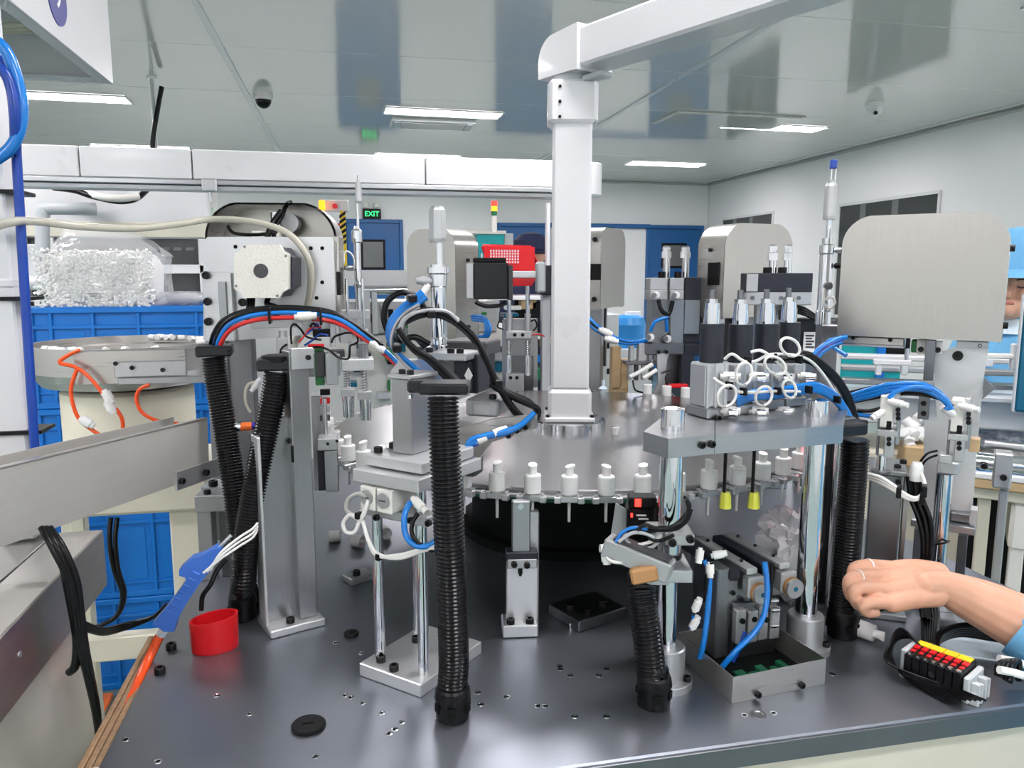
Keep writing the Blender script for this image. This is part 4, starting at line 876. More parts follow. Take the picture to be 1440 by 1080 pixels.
g = G(); g.prism([(lambda v: (v.x, v.z))(Cc.q(px, py, -.045)) for px, py in ((924, 497), (941, 497), (938, 506), (935, 540), (948, 556), (918, 556), (926, 540), (924, 506))], -.045, -.03); Cc.add('finger_plate', g, 'matte_alu')
for px in (926, 937): Cc.bolt(px, 495, -.047, .006)
for k, px in enumerate((886, 898, 912, 921)): Cc.box('finger_block', px, 483+2*(k > 1), px+(6, 10, 5, 6)[k], 508, -.02-.01*(k % 2), .03, 'matte_alu', .002)
Cc.box('finger_bar', 880, 508, 925, 513, -.03, .05, 'steel_dark', .002)
for k, px in enumerate((884, 893, 903, 914)): Cc.box('finger', px, 513, px+5, 535, -.02, .02, ('matte_alu', 'graphite')[k % 2], .001)
Cc.tube('white_tube', [(886, 530, -.05), (896, 525, -.05), (908, 518, -.05), (918, 512, -.05)], .007, 'white_plastic'); Cc.tube('white_tube', [(905, 532, -.06), (915, 526, -.06), (924, 520, -.06)], .007, 'white_plastic')
Cc.box('red_bracket', 935, 541, 968, 546, -.05, .03, 'red_plastic', .002); Cc.box('red_block', 956, 561, 968, 568, -.12, .03, 'red_plastic', .002); Cc.box('dark_slide', 958, 500, 976, 548, -.03, .03, 'charcoal', .002)
Cc.tube('black_wire', [(930, 525, -.06), (945, 520, -.06), (936, 532, -.07), (944, 552, -.08)], .003, 'tube_black', 6); Cc.tube('black_wire', [(890, 535, -.06), (893, 548, -.08), (904, 552, -.08)], .003, 'tube_black', 6)
Cc.lb('station_post', Cc.q(935, 500, .02).x, Cc.q(975, 500, .02).x, .03, .08, 0, Cc.q(950, 499, .0).z, 'steel_dark', .002)
Q = T('tube_bundle', 'blue and black tubes with white connectors between the small hood and cylinder pair', 'tube bundle', (.88, 2.3, 1.2), 0)
for k, m_ in enumerate(('tube_blue', 'tube_black', 'tube_blue')): Q.tube('air_line', [(822, 438+k*5, .0), (833, 452+k*4, -.02), (848, 464+k*3, -.03), (868, 476+k*2, -.03), (890, 481+k, -.03), (912, 478, -.02)], .006, m_)
Q.fitting(842, 463, -.04, (1, 0, -.4), .045, .011, 'white_plastic'); Q.fitting(850, 475, -.04, (1, 0, -.3), .045, .011, 'white_plastic')
# wooden prop and little bottle seen behind the turntable
t = T('wood_prop', 'upright piece of pale wood behind the turntable', 'wood piece', (at(872, 540, 2.45).x, 2.45, TZ), 0); t.box('wood_board', 861, 487, 873, 548, 0, .03, 'wood', .002); t.box('wood_back', 873, 505, 884, 548, .01, .03, 'wood', .002); t.lb('wood_foot', t.q(861, 540, 0).x, t.q(884, 540, 0).x, .0, .04, 0, t.q(861, 545, 0).z, 'wood', .002)
# ================================================================== BIG HOOD STATION (right)
H5 = T('guard_hood', 'large brushed stainless hood with rounded top on the right', 'hood', at(1286, 476, 1.22), -46, 'stainless guard hoods')
hood(H5, .268, H5.zr(0, 0, 300), .07, .055)
E_ = T('transfer_station', 'aluminium transfer station with plates and a chrome post under the big hood', 'transfer station', (1.045, 1.24, TZ), -44)
E_.box('top_rail', 1184, 474, 1272, 486, .0, .03, 'stainless_h', .002); E_.box('rail_lip', 1184, 484, 1272, 488, -.005, .02, 'aluminium_h', .001)
screws(E_, ((1200, 475), (1252, 478), (1307, 480), (1378, 486)), -.0, .004)
E_.box('hanger_plate', 1300, 478, 1314, 535, -.03, .015, 'steel_dark', .001); E_.box('green_guide', 1281, 478, 1300, 496, .0, .02, 'pcb_green', .002); E_.box('white_guide', 1289, 477, 1303, 498, -.012, .012, 'ivory_plastic', .001); E_.box('white_guide', 1315, 480, 1325, 498, -.012, .012, 'ivory_plastic', .001)
screws(E_, ((1295, 491), (1319, 492)), -.012, .005); E_.box('rail_block', 1345, 480, 1390, 490, -.005, .03, 'aluminium_h', .001)
g = G(); g.prism([(lambda v: (v.x, v.z))(E_.q(px, py, .02)) for px, py in ((1312, 500), (1340, 489), (1390, 492), (1382, 540), (1372, 660), (1366, 735), (1297, 735), (1300, 590), (1318, 590))], .02, .035); E_.add('back_plate', g, 'bright_alu'); screws(E_, ((1347, 500),), .02, .009)
E_.box('lower_bracket', 1291, 556, 1307, 590, -.0, .015, 'steel_dark', .001); screws(E_, ((1299, 567), (1299, 581)), -.0, .005)
g = G(); g.prism([(lambda v: (v.x, v.z))(E_.q(px, py, .01)) for px, py in ((1384, 532), (1399, 547), (1381, 562))], .01, .03); E_.add('pointer_plate', g, 'steel_dark')
E_.cyl('chrome_post', 1322, 665, 830, 21, -.05, 'chrome', 24); E_.box('post_clamp', 1317, 650, 1348, 667, -.07, .05, 'matte_alu', .002)
E_.box('shelf', 1336, 722, 1365, 735, -.0, .06, 'steel_dark', .002); E_.box('shelf_plate', 1280, 736, 1372, 747, -.02, .08, 'aluminium_h', .002); E_.box('shelf_block', 1363, 717, 1374, 738, -.02, .03, 'matte_alu', .001)
zE = E_.q(1300, 747, 0).z
E_.lb('leg', E_.q(1345, 780, .0).x, E_.q(1359, 780, .0).x, .0, .03, 0, zE, 'steel_dark', .001); E_.lb('leg', E_.q(1283, 780, .0).x, E_.q(1300, 780, .0).x, .0, .03, 0, zE, 'steel_dark', .001)
q = E_.q(1322, 800, -.05); E_.add('post_foot', G().lathe([(0, .035), (.012, .035), (.012, .016)], (q.x, -.05, 0), n=24), 'matte_alu'); E_.lc('chrome_stem', (q.x, -.05, .01), (q.x, -.05, E_.q(1322, 828, -.05).z), .0135, 'chrome', n=24)
E_.tube('cable_tie', [(1308, 763, -.05), (1318, 765, -.07), (1330, 763, -.07), (1335, 761, -.05)], .002, 'black_plastic', 6)
# grippers
def gripper(px, py, label, y, rz, flip):
    p = at(px, py+80, y); t = T('gripper', label, 'gripper', (p.x, p.y, p.z), rz, 'pneumatic grippers')
    t.box('gripper_body', px-14, py, px+6, py+46, 0, .04, 'ivory_plastic', .002); t.box('body_side', px+6, py-2, px+14, py+30, .005, .03, 'matte_alu', .001)
    t.box('slot', px-5, py+36, px+3, py+48, -.001, .006, 'black_plastic', .002); t.box('jaw_block', px-18, py+49, px+12, py+58, -.003, .04, 'matte_alu', .001)
    t.box('finger', px-8, py+58, px+6, py+88, -.006, .02, 'matte_alu', .001); screws(t, ((px-1, py+61), (px-1, py+68)), -.006, .004)
    t.box('guide', px-18, py+28, px-14, py+84, .0, .01, 'steel_dark', .001); t.box('right_guide', px+9, py+28, px+15, py+70, .0, .012, 'aluminium', .001)
    t.fitting(px-2, py+8, -.004, (.9, -.4, -.1), .034, .0065, 'white_plastic'); t.fitting(px-8, py+22, -.004, (-.7, -.4, .5) if flip else (-.6, -.5, -.4), .026, .0065, 'white_plastic')
    for k in range(3): t.bolt(px+12, py+20+k*6, -.0, .004)
    return t
t = gripper(1251, 556, 'left white gripper unit right of the right hose', 1.14, -40, False); t.cyl('finger_post', 1239, 640, 662, 13, .0, 'chrome'); t.lathe('post_washer', 1239, [(664, 26), (661, 26)], .0, 'steel_dark', 20)
t = gripper(1350, 562, 'right white gripper unit in front of the aluminium plate', 1.10, -44, True); t.box('tan_block', 1362, 618, 1378, 636, .01, .03, 'wood', .001); t.box('foot', 1320, 640, 1340, 652, -.004, .03, 'matte_alu', .001)
t.tube('sensor_wire', [(1318, 640, -.0), (1305, 645, -.01), (1296, 655, -.01), (1290, 668, -.01)], .002, 'tube_black', 6); t.tube('sensor_wire', [(1318, 634, -.0), (1304, 638, -.01), (1292, 652, -.01)], .002, 'tube_black', 6)
# steel block left of the transfer station
R_ = T('steel_block', 'tall dark steel block with ledge between the right hose and chrome post', 'steel block', (.875, 1.21, TZ), -36)
zb0 = R_.q(1250, 668, 0).z
R_.lb('block_body', R_.q(1222, 700, 0).x, R_.q(1268, 700, 0).x, .0, .06, 0, zb0, 'steel_dark', .002); R_.box('block_edge', 1268, 672, 1275, 790, .004, .03, 'aluminium', .001)
R_.lb('ledge', R_.q(1222, 670, 0).x, R_.q(1276, 670, 0).x, -.004, .1, zb0, zb0+.008, 'aluminium_h', .001); screws(R_, ((1263, 677),), -.0, .005)
for px, py in ((1262, 655), (1270, 648)): R_.bolt(px, py+4, .03, .006, up=True)
t = T('tube_bundle', 'blue and black tubes arching from the right hose to the grippers', 'tube bundle', (.95, 1.12, 1.2), -40)
for k in range(3):
    t.tube('blue_tube', [(1196, 556+k*4, .02), (1225, 547+k*5, .01), (1258, 540+k*4, .0), (1295, 540+k*4, .0), (1320, 552+k*3, .0), (1333, 566+k*2, .0), (1338-k*4, 576, .0)], .0043, 'tube_blue')
    t.tube('black_tube', [(1196, 552+k*7, .03), (1230, 545+k*7, .02), (1262, 546+k*4, .02), (1298, 549+k*3, .02), (1325, 562, .01), (1340, 572, .01)], .0035, 'tube_black')
t.tube('blue_tube', [(1190, 500, .1), (1165, 482, .12), (1180, 476, .12), (1192, 474, .12)], .0046, 'tube_blue')
for k in range(3): t.tube('blue_tube', [(1142, 502+k*4, .0), (1155, 488+k*4, .01), (1170, 480+k*3, .02), (1184, 475+k*3, .03)], .0046, 'tube_blue' if k != 1 else 'tube_navy')
t.tube('black_tube', [(1205, 577, .0), (1222, 578, .0), (1240, 574, .0)], .0035, 'tube_black'); t.tube('blue_tube', [(1200, 582, .0), (1214, 584, .0), (1228, 586, .0)], .004, 'tube_blue')
t.tube('blue_tube', [(1250, 560, -.01), (1262, 550, -.01), (1290, 544, -.01), (1310, 548, -.01)], .0042, 'tube_blue')
t = T('cable_bundle', 'thick black cables and white leads sagging past the right chrome post', 'cable bundle', (.95, 1.12, TZ), -40)
for k in range(3): t.tube('white_lead', [(1222, 667+k*3, -.02), (1240, 672+k*4, -.04), (1258, 684+k*3, -.05), (1276, 697+k*2, -.05), (1290, 700+k, -.05), (1300, 690+k*2, -.04), (1298, 672, -.03), (1288, 658, -.02)], .0034, 'tube_white')
for k in range(5): t.tube('black_cable', [(1277+k*5, 676-abs(k-2)*3, -.01), (1281+k*4, 700, -.015+.004*(k % 2)), (1292+k*4, 730, -.02+.005*(k % 2)), (1298+k*3, 760, -.02+.006*(k % 2)), (1297+k*2, 800, -.02+.006*(k % 2)), (1297+k*2, 840, -.02), (1297+k*3, 868, -.03)], .0042, 'tube_black')
for px, py in ((1264, 691), (1297, 700), (1300, 690)): q = t.q(px, py, -.045); t.lb('cable_tie', q.x-.004, q.x+.004, q.y-.012, q.y+.012, q.z-.01, q.z+.01, 'black_plastic', .002)
t.lathe('connector', 1289, [(676, 16), (668, 18), (655, 16), (650, 12)], -.02, 'white_plastic', 12)
hose_thing('thick black corrugated hose beside the right chrome pillar', [(*on(1184, 895, TZ+.03), 1), (1184, 860, 0), (1191, 780, .0), (1197, 700, -.0), (1201, 650, -.0), (1203, 612, -.0)], .0225, (1184, 893))
t = T('hose_clamp', 'black clamp at the end of the bridge plate holding the right hose', 'hose clamp', on(1203, 608, 1.25), 11); t.box('clamp_body', 1184, 597, 1222, 614, -.03, .06, 'black_anod', .003); t.box('clamp_tab', 1205, 592, 1222, 600, -.01, .03, 'black_plastic', .002)
hb = hose_thing('bent black corrugated hose at the foot of the front chrome pillar', [(*on(919, 992, TZ+.03), 1), (917, 955, 0), (911, 900, .01), (905, 860, .02), (901, 830, .03), (903, 805, .05)], .0215, (919, 990))
# support leg bracket under the rim
F = T('rim_support', 'slim aluminium support bracket under the turntable rim', 'bracket', on(733, 890), -8)
F.box('foot', 707, 880, 757, 897, -.02, .05, 'bright_alu', .002); zf_ = F.q(732, 880, -.02).z
for px in (718, 745): F.lbolt((F.q(px, 880, -.008).x, -.010, zf_), .0072, up=True)
F.box('lower_plate', 712, 796, 757, 881, .0, .012, 'bright_alu', .002); F.box('side_plate', 744, 720, 758, 881, .012, .02, 'matte_alu', .002)
F.box('clamp', 712, 777, 757, 790, -.014, .03, 'charcoal', .002); F.box('clamp_face', 713, 786, 756, 800, -.015, .02, 'matte_alu', .002); screws(F, ((723, 793), (741, 794)), -.015, .0055)
F.box('upper_post', 720, 705, 746, 780, -.008, .014, 'aluminium', .002); q = F.q(732, 712, -.008); F.lc('top_pin', q+Vector((0, -.003, 0)), q, .005, 'chrome', n=14); F.box('key', 729, 800, 735, 808, -.008, .01, 'black_plastic', .001)
F.box('set_screw', 730, 804, 734, 811, -.006, .008, 'bolt_black', .001)
# low base plates under the turntable
t = T('low_plate', 'low dark plate with bolts on the table under the turntable', 'plate', on(845, 880), 22); t.lb('plate', -.05, .06, -.0, .09, 0, .02, 'steel_dark', .002)
for x, y in ((-.03, .05), (-.015, .02), (.03, .03)): t.lbolt((x, y, .02), .007, up=True)
t = T('low_plate', 'small aluminium plate with a black bolt behind the four-rod stand', 'plate', on(510, 820), 30); t.lb('plate', -.025, .03, 0, .04, 0, .014, 'matte_alu', .002); t.lbolt((-.005, .015, .014), .008, up=True)
p = on(802, 884); t = T('loose_pin', 'tiny steel pin standing on the dark table', 'pin', (p.x, p.y, TZ)); t.add('pin_body', G().lathe([(0, .0025), (.008, .0025), (.008, .0035), (.01, .0035), (.0105, .0028)], (0, 0, 0), n=10), 'chrome')
p = on(829, 600, DZ); t = T('steel_pin', 'upright steel locating pin beside the white post base', 'pin', (p.x, p.y, DZ)); t.add('pin_body', G().lathe([(0, .006), (.003, .006), (.003, .0045), (.038, .0045), (.04, .0052), (.044, .0052), (.0445, .0045)], (0, 0, 0), n=14), 'steel_dark')
# sensor bracket on the front pillar
N_ = T('sensor_bracket', 'sensor arm with amplifier, tape and cables clamped on the front chrome pillar', 'sensor bracket', (.457, 1.026, TZ), -14)
N_.box('upper_clamp', 935, 752, 977, 768, -.03, .05, 'matte_alu', .002); N_.box('clamp_half', 912, 745, 935, 762, -.02, .04, 'matte_alu', .002); screws(N_, ((970, 757), (945, 762)), -.03, .006)
N_.box('lower_clamp', 940, 803, 974, 820, -.045, .07, 'matte_alu', .001); N_.box('clamp_tip', 908, 812, 941, 823, -.045, .04, 'matte_alu', .001)
N_.add('rubber_ring', G().lathe([(N_.zr(0, 0, 783), .019), (N_.zr(0, 0, 776), .0195)], (0, 0, 0), n=24), 'black_plastic')
a_ = N_.add('amplifier', G().box(-.055, .045, -.016, .016, -.014, .014, .002, Matrix.Translation(N_.q(902, 786, -.05)) @ Matrix.Rotation(rad(-24), 4, 'Z') @ Matrix.Rotation(rad(14), 4, 'Y')), 'matte_alu')
N_.add('amplifier_lid', G().box(-.045, .04, -.010, .014, .014, .017, .001, Matrix.Translation(N_.q(902, 786, -.05)) @ Matrix.Rotation(rad(-24), 4, 'Z') @ Matrix.Rotation(rad(14), 4, 'Y')), 'graphite', a_)
N_.fitting(866, 772, -.03, (-1, -.2, .1), .024, .008, 'white_plastic'); N_.fitting(852, 776, -.035, (.1, -.2, -1), .018, .008, 'white_plastic')
N_.add('tape_wrap', G().box(-.02, .018, -.004, .012, -.011, .011, .003, Matrix.Translation(N_.q(907, 809, -.075)) @ Matrix.Rotation(rad(-12), 4, 'Y')), 'tan_tape')
N_.box('sensor_tip', 917, 790, 944, 806, -.065, .03, 'matte_alu', .001); N_.lc('blue_knob', N_.q(928, 799, -.066), N_.q(940, 806, -.075), .0045, 'gun_blue')
g = G(); g.prism([(lambda v: (v.x, v.z))(N_.q(px, py, .07)) for px, py in ((866, 708), (888, 720), (880, 792), (856, 775))], .07, .074); N_.add('mount_sheet', g, 'matte_alu')
N_.box('photo_sensor', 882, 716, 922, 752, .05, .04, 'black_plastic', .003); N_.box('sensor_ear', 885, 700, 924, 716, .05, .03, 'black_plastic', .002)
for px, py in ((901, 724), (904, 729)): N_.box('sensor_print', px-6, py, px+8, py+2, .0485, .002, 'print_white', .0003)
N_.box('red_light', 893, 702, 902, 713, .046, .003, 'red_led', .001); N_.box('red_light', 887, 722, 890, 728, .047, .003, 'red_led', .001)
for k, (m_, pts) in enumerate((('tube_black', [(904, 745), (925, 742), (945, 740), (960, 728), (970, 712), (962, 698)]), ('tube_black', [(900, 750), (922, 746), (950, 744), (966, 732), (972, 716)]), ('tube_white', [(880, 758), (884, 768), (900, 766), (920, 760), (930, 752)]), ('tube_grey', [(878, 752), (882, 762), (896, 770), (915, 770), (928, 760)]),
     ('tube_blue', [(866, 762), (876, 748), (892, 742), (910, 745)]), ('tube_black', [(905, 748), (915, 758), (930, 760), (948, 752)]), ('tube_white', [(852, 784), (862, 790), (880, 792), (896, 796)]), ('tube_grey', [(870, 762), (888, 750), (905, 750), (920, 756)]), ('tube_black', [(896, 746), (908, 738), (930, 744), (955, 738), (968, 720), (965, 702)]))):
    N_.tube('sensor_cable', [(a, b, -.035-.003*k) for a, b in pts], .0026, m_, 6)
# ================================================================== TRAY AND GRIPPER SLIDES
t = T('steel_tray', 'open stainless tray bolted to the table front', 'tray', (.53, .951, TZ), 7.3); TW, TD, TH = .166, .15, .041; w_ = .0015
t.lb('front_wall', 0, TW, 0, w_, .0, TH, 'stainless_h', .0005); t.lb('left_wall', 0, w_, w_, TD, 0, TH, 'stainless_h', .0005); t.lb('right_wall', TW-w_, TW, w_, TD, 0, TH, 'stainless_h', .0005); t.lb('back_wall', w_, TW-w_, TD-w_, TD, 0, TH, 'stainless_h', .0005); t.lb('tray_floor', w_, TW-w_, w_, TD-w_, .0, .002, 'interior_dark', .0003)
for px in (1060, 1139): p = t.l(px, 970, TZ+.01); t.lbolt((p.x, 0, .008), .005)
for k in range(6): t.lb('green_light_patch', .03+.02*k, .05+.018*k, .02+.01*(k % 3), .06+.012*(k % 2), .002, .004+.001*k, 'green_dark', .001)  # green light inside the tray, put in as thin green pieces
for i, (dx, lab) in enumerate(((0., 'left gripper slide with a copper-edged disc above the tray'), (.062, 'right gripper slide with a copper-edged disc above the tray'))):
    s = T('gripper_slide', lab, 'gripper slide', (.617+dx*1.02, 1.075+.01*i, .96), 6, 'gripper slides above the tray')
    z = 1.022-.96
    s.lb('slide_body', -.016, .014, .01, .15, z-.052, z, 'aluminium', .002); s.lb('slide_rail', -.010, .010, -.012, .15, z+.002, z+.013, 'bright_alu', .003); s.lb('top_plate', -.034, -.014, .0, .15, z-.008, z+.010, 'charcoal', .002)
    s.lb('end_block', -.012, .018, -.02, .0, z-.034, z+.001, 'matte_alu', .003); d = s.lc('stop_disc', (.006, -.032, z-.024), (.006, -.02, z-.024), .0155, 'matte_alu', n=28); s.lc('copper_edge', (.006, -.026, z-.024), (.006, -.020, z-.024), .0162, 'tan_tape', n=28, par=d); s.lc('disc_port', (.006, -.0328, z-.024), (.006, -.032, z-.024), .004, 'teal_screen', n=14, par=d)
    for k in range(3): s.lbolt((-.0, .02+.05*k, z+.013), .003, up=True)
    s.lb('side_plate', -.036, -.016, .004, .012, z-.09, z-.01, 'aluminium', .001); s.lbolt((-.026, .004, z-.03), .004); s.lbolt((-.026, .004, z-.055), .004)
m_ = T('slide_manifold', 'grooved aluminium block under the gripper slides in the tray', 'manifold', (.625, 1.06, TZ+.002), 6)
for k in range(4): m_.lb('manifold_rib', -.035+.021*k, -.017+.021*k, -.002*(k % 2), .05, .03, .088-.004*(k % 2), 'matte_alu', .002)
m_.lb('manifold_core', -.035, .048, .01, .06, .0, .095, 'steel_dark', .002); m_.lb('manifold_post', -.06, -.035, .02, .06, .0, .15, 'aluminium', .002)
m_.lb('backing_block', -.055, .06, .06, .10, .0, .135, 'steel_dark', .002)
for x, z in ((-.026, .07), (-.004, .07), (.018, .066), (.0, .105)): m_.lc('port', (x, -.004, z), (x, .012, z), .0045, 'interior_dark', n=12)
for px, py, d in ((985, 770, (-.3, -.3, -1)), (1000, 782, (.8, -.3, .2)), (998, 790, (-.1, -.3, -1)), (976, 860, (.3, -.2, 1)), (972, 885, (.4, -.2, 1))): m_.fitting(px, py, -.01, d, .024, .0065, 'white_plastic')
for pts, mm, r in (([(998, 806, -.01), (996, 850, -.015), (990, 900, -.02), (984, 925, -.015)], 'tube_blue', .0045), ([(990, 788, -.005), (996, 800, -.01), (998, 815, -.012)], 'tube_blue', .004), ([(1075, 790, -.02), (1079, 830, -.03), (1074, 865, -.04), (1060, 890, -.05), (1035, 915, -.05), (1012, 942, -.04)], 'tube_blue', .0045), ([(1085, 792, -.01), (1084, 830, -.015), (1078, 860, -.02)], 'tube_black', .003), ([(976, 866, -.01), (974, 876, -.01), (972, 884, -.01)], 'tube_blue', .004), ([(1048, 888, .0), (1040, 910, .0), (1030, 930, .0)], 'tube_navy', .004), ([(1000, 790, -.012), (994, 815, -.012), (992, 845, -.01)], 'tube_black', .0035)):
    m_.tube('air_line', pts, r, mm)
for px, py in ((1084, 858), (1083, 880), (1082, 845)): m_.fitting(px, py, .0, (1, -.2, 0), .014, .0045, 'chrome')
q_ = D.q(1178, 700, .10); D.lc('rear_post', (q_.x, .10, 0), (q_.x, .10, zq0-.001), .011, 'chrome', n=20)
q_ = D.q(1168, 700, .12); D.lb('rear_bar', q_.x-.006, q_.x+.006, .12, .135, 0, zq0-.001, 'black_anod', .002)
# red-lit sensor beside the rim
rs_ = T('light_sensor', 'small red-lit sensor aimed at a pump on the right rim', 'sensor', (.875, 1.262, TZ), -20)
rs_.lc('sensor_post', (0, 0, 0), (0, 0, .26), .005, 'chrome'); rs_.lb('sensor_body', -.008, .008, -.01, .012, .262, .285, 'black_plastic', .002); rs_.lb('sensor_lens', -.005, .005, .012, .0135, .266, .281, 'red_led', .0005)
rl = bpy.data.lights.new('red_sensor_light', 'POINT'); rl.energy = .03; rl.color = (1, .03, .06); rl.shadow_soft_size = .004
ro = bpy.data.objects.new('red_sensor_light', rl); COL.objects.link(ro); ro.parent = rs_.o; ro.location = (0, .017, .274)
# ================================================================== LEFT FOREGROUND
def axis_frame(p0, p1, up=(0, 0, 1)):
    x = (Vector(p1)-Vector(p0)).normalized(); y = Vector(up).cross(x).normalized(); z = x.cross(y)
    M = Matrix((x, y, z)).transposed().to_4x4(); M.translation = Vector(p0); return M
c0, c1 = at(-40, 726, 1.06), at(292, 627, 1.50); Lc = (c1-c0).length
ch = T('feed_chute', 'long slanted stainless feed chute crossing the left foreground', 'chute', c0)
Mx = Matrix.Translation(-c0) @ axis_frame(c0, c1)
ch.add('front_sheet', G().box(-.45, Lc, -.002, 0, -.052, .052, .0008, Mx), 'sheet_satin'); ch.add('back_sheet', G().box(-.45, Lc, .07, .072, -.052, .052, .0008, Mx), 'sheet_satin')
ch.add('bottom_sheet', G().box(-.45, Lc, 0, .07, -.052, -.05, .0005, Mx), 'stainless_dull'); ch.add('top_lip', G().box(-.45, Lc, -.003, .008, .051, .054, .0008, Mx), 'stainless_h')
ch.add('end_bracket', G().box(Lc-.10, Lc+.03, -.006, -.002, -.062, -.028, .001, Mx), 'matte_alu')
for u in (.09, .02): o = ch.lbolt(Mx @ Vector((Lc-u, -.006, -.046)), .006); o.rotation_euler = (math.pi/2, 0, math.atan2(c1.y-c0.y, c1.x-c0.x))
for u in (.08,): ch.add('chute_leg', G().box(*( [Mx @ Vector((Lc*u, .035, -.05))][0].x+s for s in (-.012, .012)), *([Mx @ Vector((Lc*u, .035, -.05))][0].y+s for s in (-.012, .012)), -c0.z, (Mx @ Vector((Lc*u, .035, -.05))).z, .002), 'white_paint')
XF = -.405; f0, f1 = atx(145, 745, XF), atx(0, 852, XF); zt = f0.z; zb = atx(145, 830, XF).z
fr = T('feeder_bench', 'dull stainless box frame at the lower left with a seam on top', 'machine frame', (XF, f0.y, 0))
fr.lb('side_sheet', -.004, 0, -1.1, 0, zb, zt, 'stainless_dull', .001); fr.lb('top_sheet', -.07, -.004, -1.1, 0, zt-.004, zt, 'sheet_satin', .001); fr.lb('top_sheet', -.5, -.075, -1.1, -.0, zt-.006, zt-.002, 'stainless_h', .001); fr.lb('end_sheet', -.5, -.004, -.004, 0, zb, zt-.006, 'stainless_dull', .001)
q = fr.I @ atx(28, 920, XF); fr.lc('spot_weld', (0, q.y, q.z), (.0008, q.y, q.z), .004, 'chrome')
fr.lb('frame_leg', -.5, -.46, -.06, -.02, 0, zb, 'beige_paint', .003); fr.lb('frame_leg', -.5, -.46, -1.06, -1.02, 0, zb, 'beige_paint', .003)
hp = T('feed_drum', 'pale stainless drum under the box frame, lower left corner', 'drum', (-.615, 1.23, 0))
hp.add('drum_shell', G().lathe([(0, .185), (.01, .195), (zb-.006, .195)], (0, 0, 0), n=48), 'sheet_satin'); hp.add('drum_foot', G().lathe([(0, .2), (.008, .2)], (0, 0, 0), n=32), 'stainless_dull')
kb = T('cable_bundle', 'thick black cables hanging down beside the lower left frame', 'cable bundle', (-.38, 1.1, 0))
for k in range(5): kb.tube('black_cable', [(58+k*3, 742, .02), (74+k*4, 772, .01*(k % 2)), (95+k*3.2, 815, .012*(k % 2)), (104+k*2.6, 860, .012*(k % 2)), (112+k*2.2, 910, .012*(k % 2)), (124+k*1.6, 960, .02+.01*(k % 2)), (134+k, 1005, .06), (140, 1050, .1)], .0045, 'tube_black')
for k in range(2): kb.tube('black_cable', [(90+k*4, 800, .0), (100+k*3, 850, .0), (108, 900, .01), (106, 935, .01), (98, 945, .02)], .006, 'tube_black')
for k in range(3): kb.tube('thin_cable', [(118, 876+k*4, .2), (145, 885+k*3, .25), (175, 878+k*3, .3), (215, 868, .3), (235, 850, .3)], .004, 'tube_black')
# cardboard edge guard, orange tube, air gun, cup
cbp = T('cardboard_guard', 'brown cardboard strip along the left table edge', 'cardboard', (TX0-.016, 1.1, .79))
for k in range(3): cbp.lb('cardboard_layer', -.012+.009*k, -.004+.009*k, -.45, .26, 0, .088-.001*k, 'cardboard', .0015)
cbp.lb('white_tie', -.014, .017, -.12, -.113, -.002, .0895, 'white_plastic', .001)
gz = 1.3
gun = T('air_gun', 'blue plastic air gun hanging at the left table edge on an orange hose', 'air gun', at(235, 882, 1.27))
out = [(217, 873), (233, 884), (247, 884), (252, 866), (266, 842), (284, 815), (303, 792), (314, 778), (312, 768), (303, 768), (284, 779), (270, 783), (262, 790), (254, 798), (254, 806), (262, 808), (264, 813), (252, 830), (240, 846), (230, 858)]
g = G(); g.prism([(lambda v: (v.x, v.z))(gun.q(px, py, .0)) for px, py in out], -.012, .012); gun.add('gun_body', g, 'gun_blue')
for k in range(7): a, b = gun.q(238+k*6.2, 858-k*9, -.013), gun.q(243+k*6.2, 862-k*9, -.013); gun.add('grip_rib', G().cyl((a.x-.004, -.013, a.z), (b.x, -.013, b.z), .0018, n=8), 'gun_blue')
gun.add('trigger', G().prism([(lambda v: (v.x, v.z))(gun.q(px, py, 0)) for px, py in ((256, 797), (266, 788), (276, 792), (268, 806), (258, 806))], -.006, .006), 'gun_blue')
gun.lc('hose_nut', gun.q(226, 893, 0), gun.q(233, 880, 0), .0085, 'chrome', n=6); gun.lc('metal_nozzle', gun.q(306, 772, 0), gun.q(326, 752, 0), .003, 'chrome', n=10)
gun.tube('orange_hose', [(224, 895, 0), (211, 922, -.01), (197, 953, -.05), (184, 981, -.10), (172, 1003, -.135)], .0075, 'tube_orange', 10)
for k in range(3): gun.tube('white_strap', [(286+k*5, 806-k*2, -.02), (310, 786-k*4, -.02), (335, 769-k*6, .0), (355, 756-k*6, .02), (362, 744-k*4, .04)], .0022, 'white_plastic')
gun.tube('black_lead', [(283, 858, .02), (285, 838, .02), (296, 822, .02), (304, 804, .03), (318, 786, .04)], .004, 'tube_black')
p = on(303, 912); cup = T('red_cup', 'open oval red plastic cup standing on the table', 'cup', (p.x, p.y, TZ), 10)
g = G(); R1, h1 = .0385, .056
g.lathe([(0, R1*.93), (.002, R1*.96), (h1, R1), (h1, R1-.0025), (.003, R1*.93-.0025), (.003, 0)], (0, 0, 0), n=48, cap=False); g.v = [(x, y*.66, z+x*.09*(z/h1)) for x, y, z in g.v]; cup.add('cup_wall', g, 'red_plastic')
g = G(); g.lathe([(0, R1*.93), (.001, R1*.9), (.001, 0)], (0, 0, 0), n=40, cap=False); g.v = [(x, y*.66, z) for x, y, z in g.v]; cup.add('cup_floor', g, 'red_plastic')
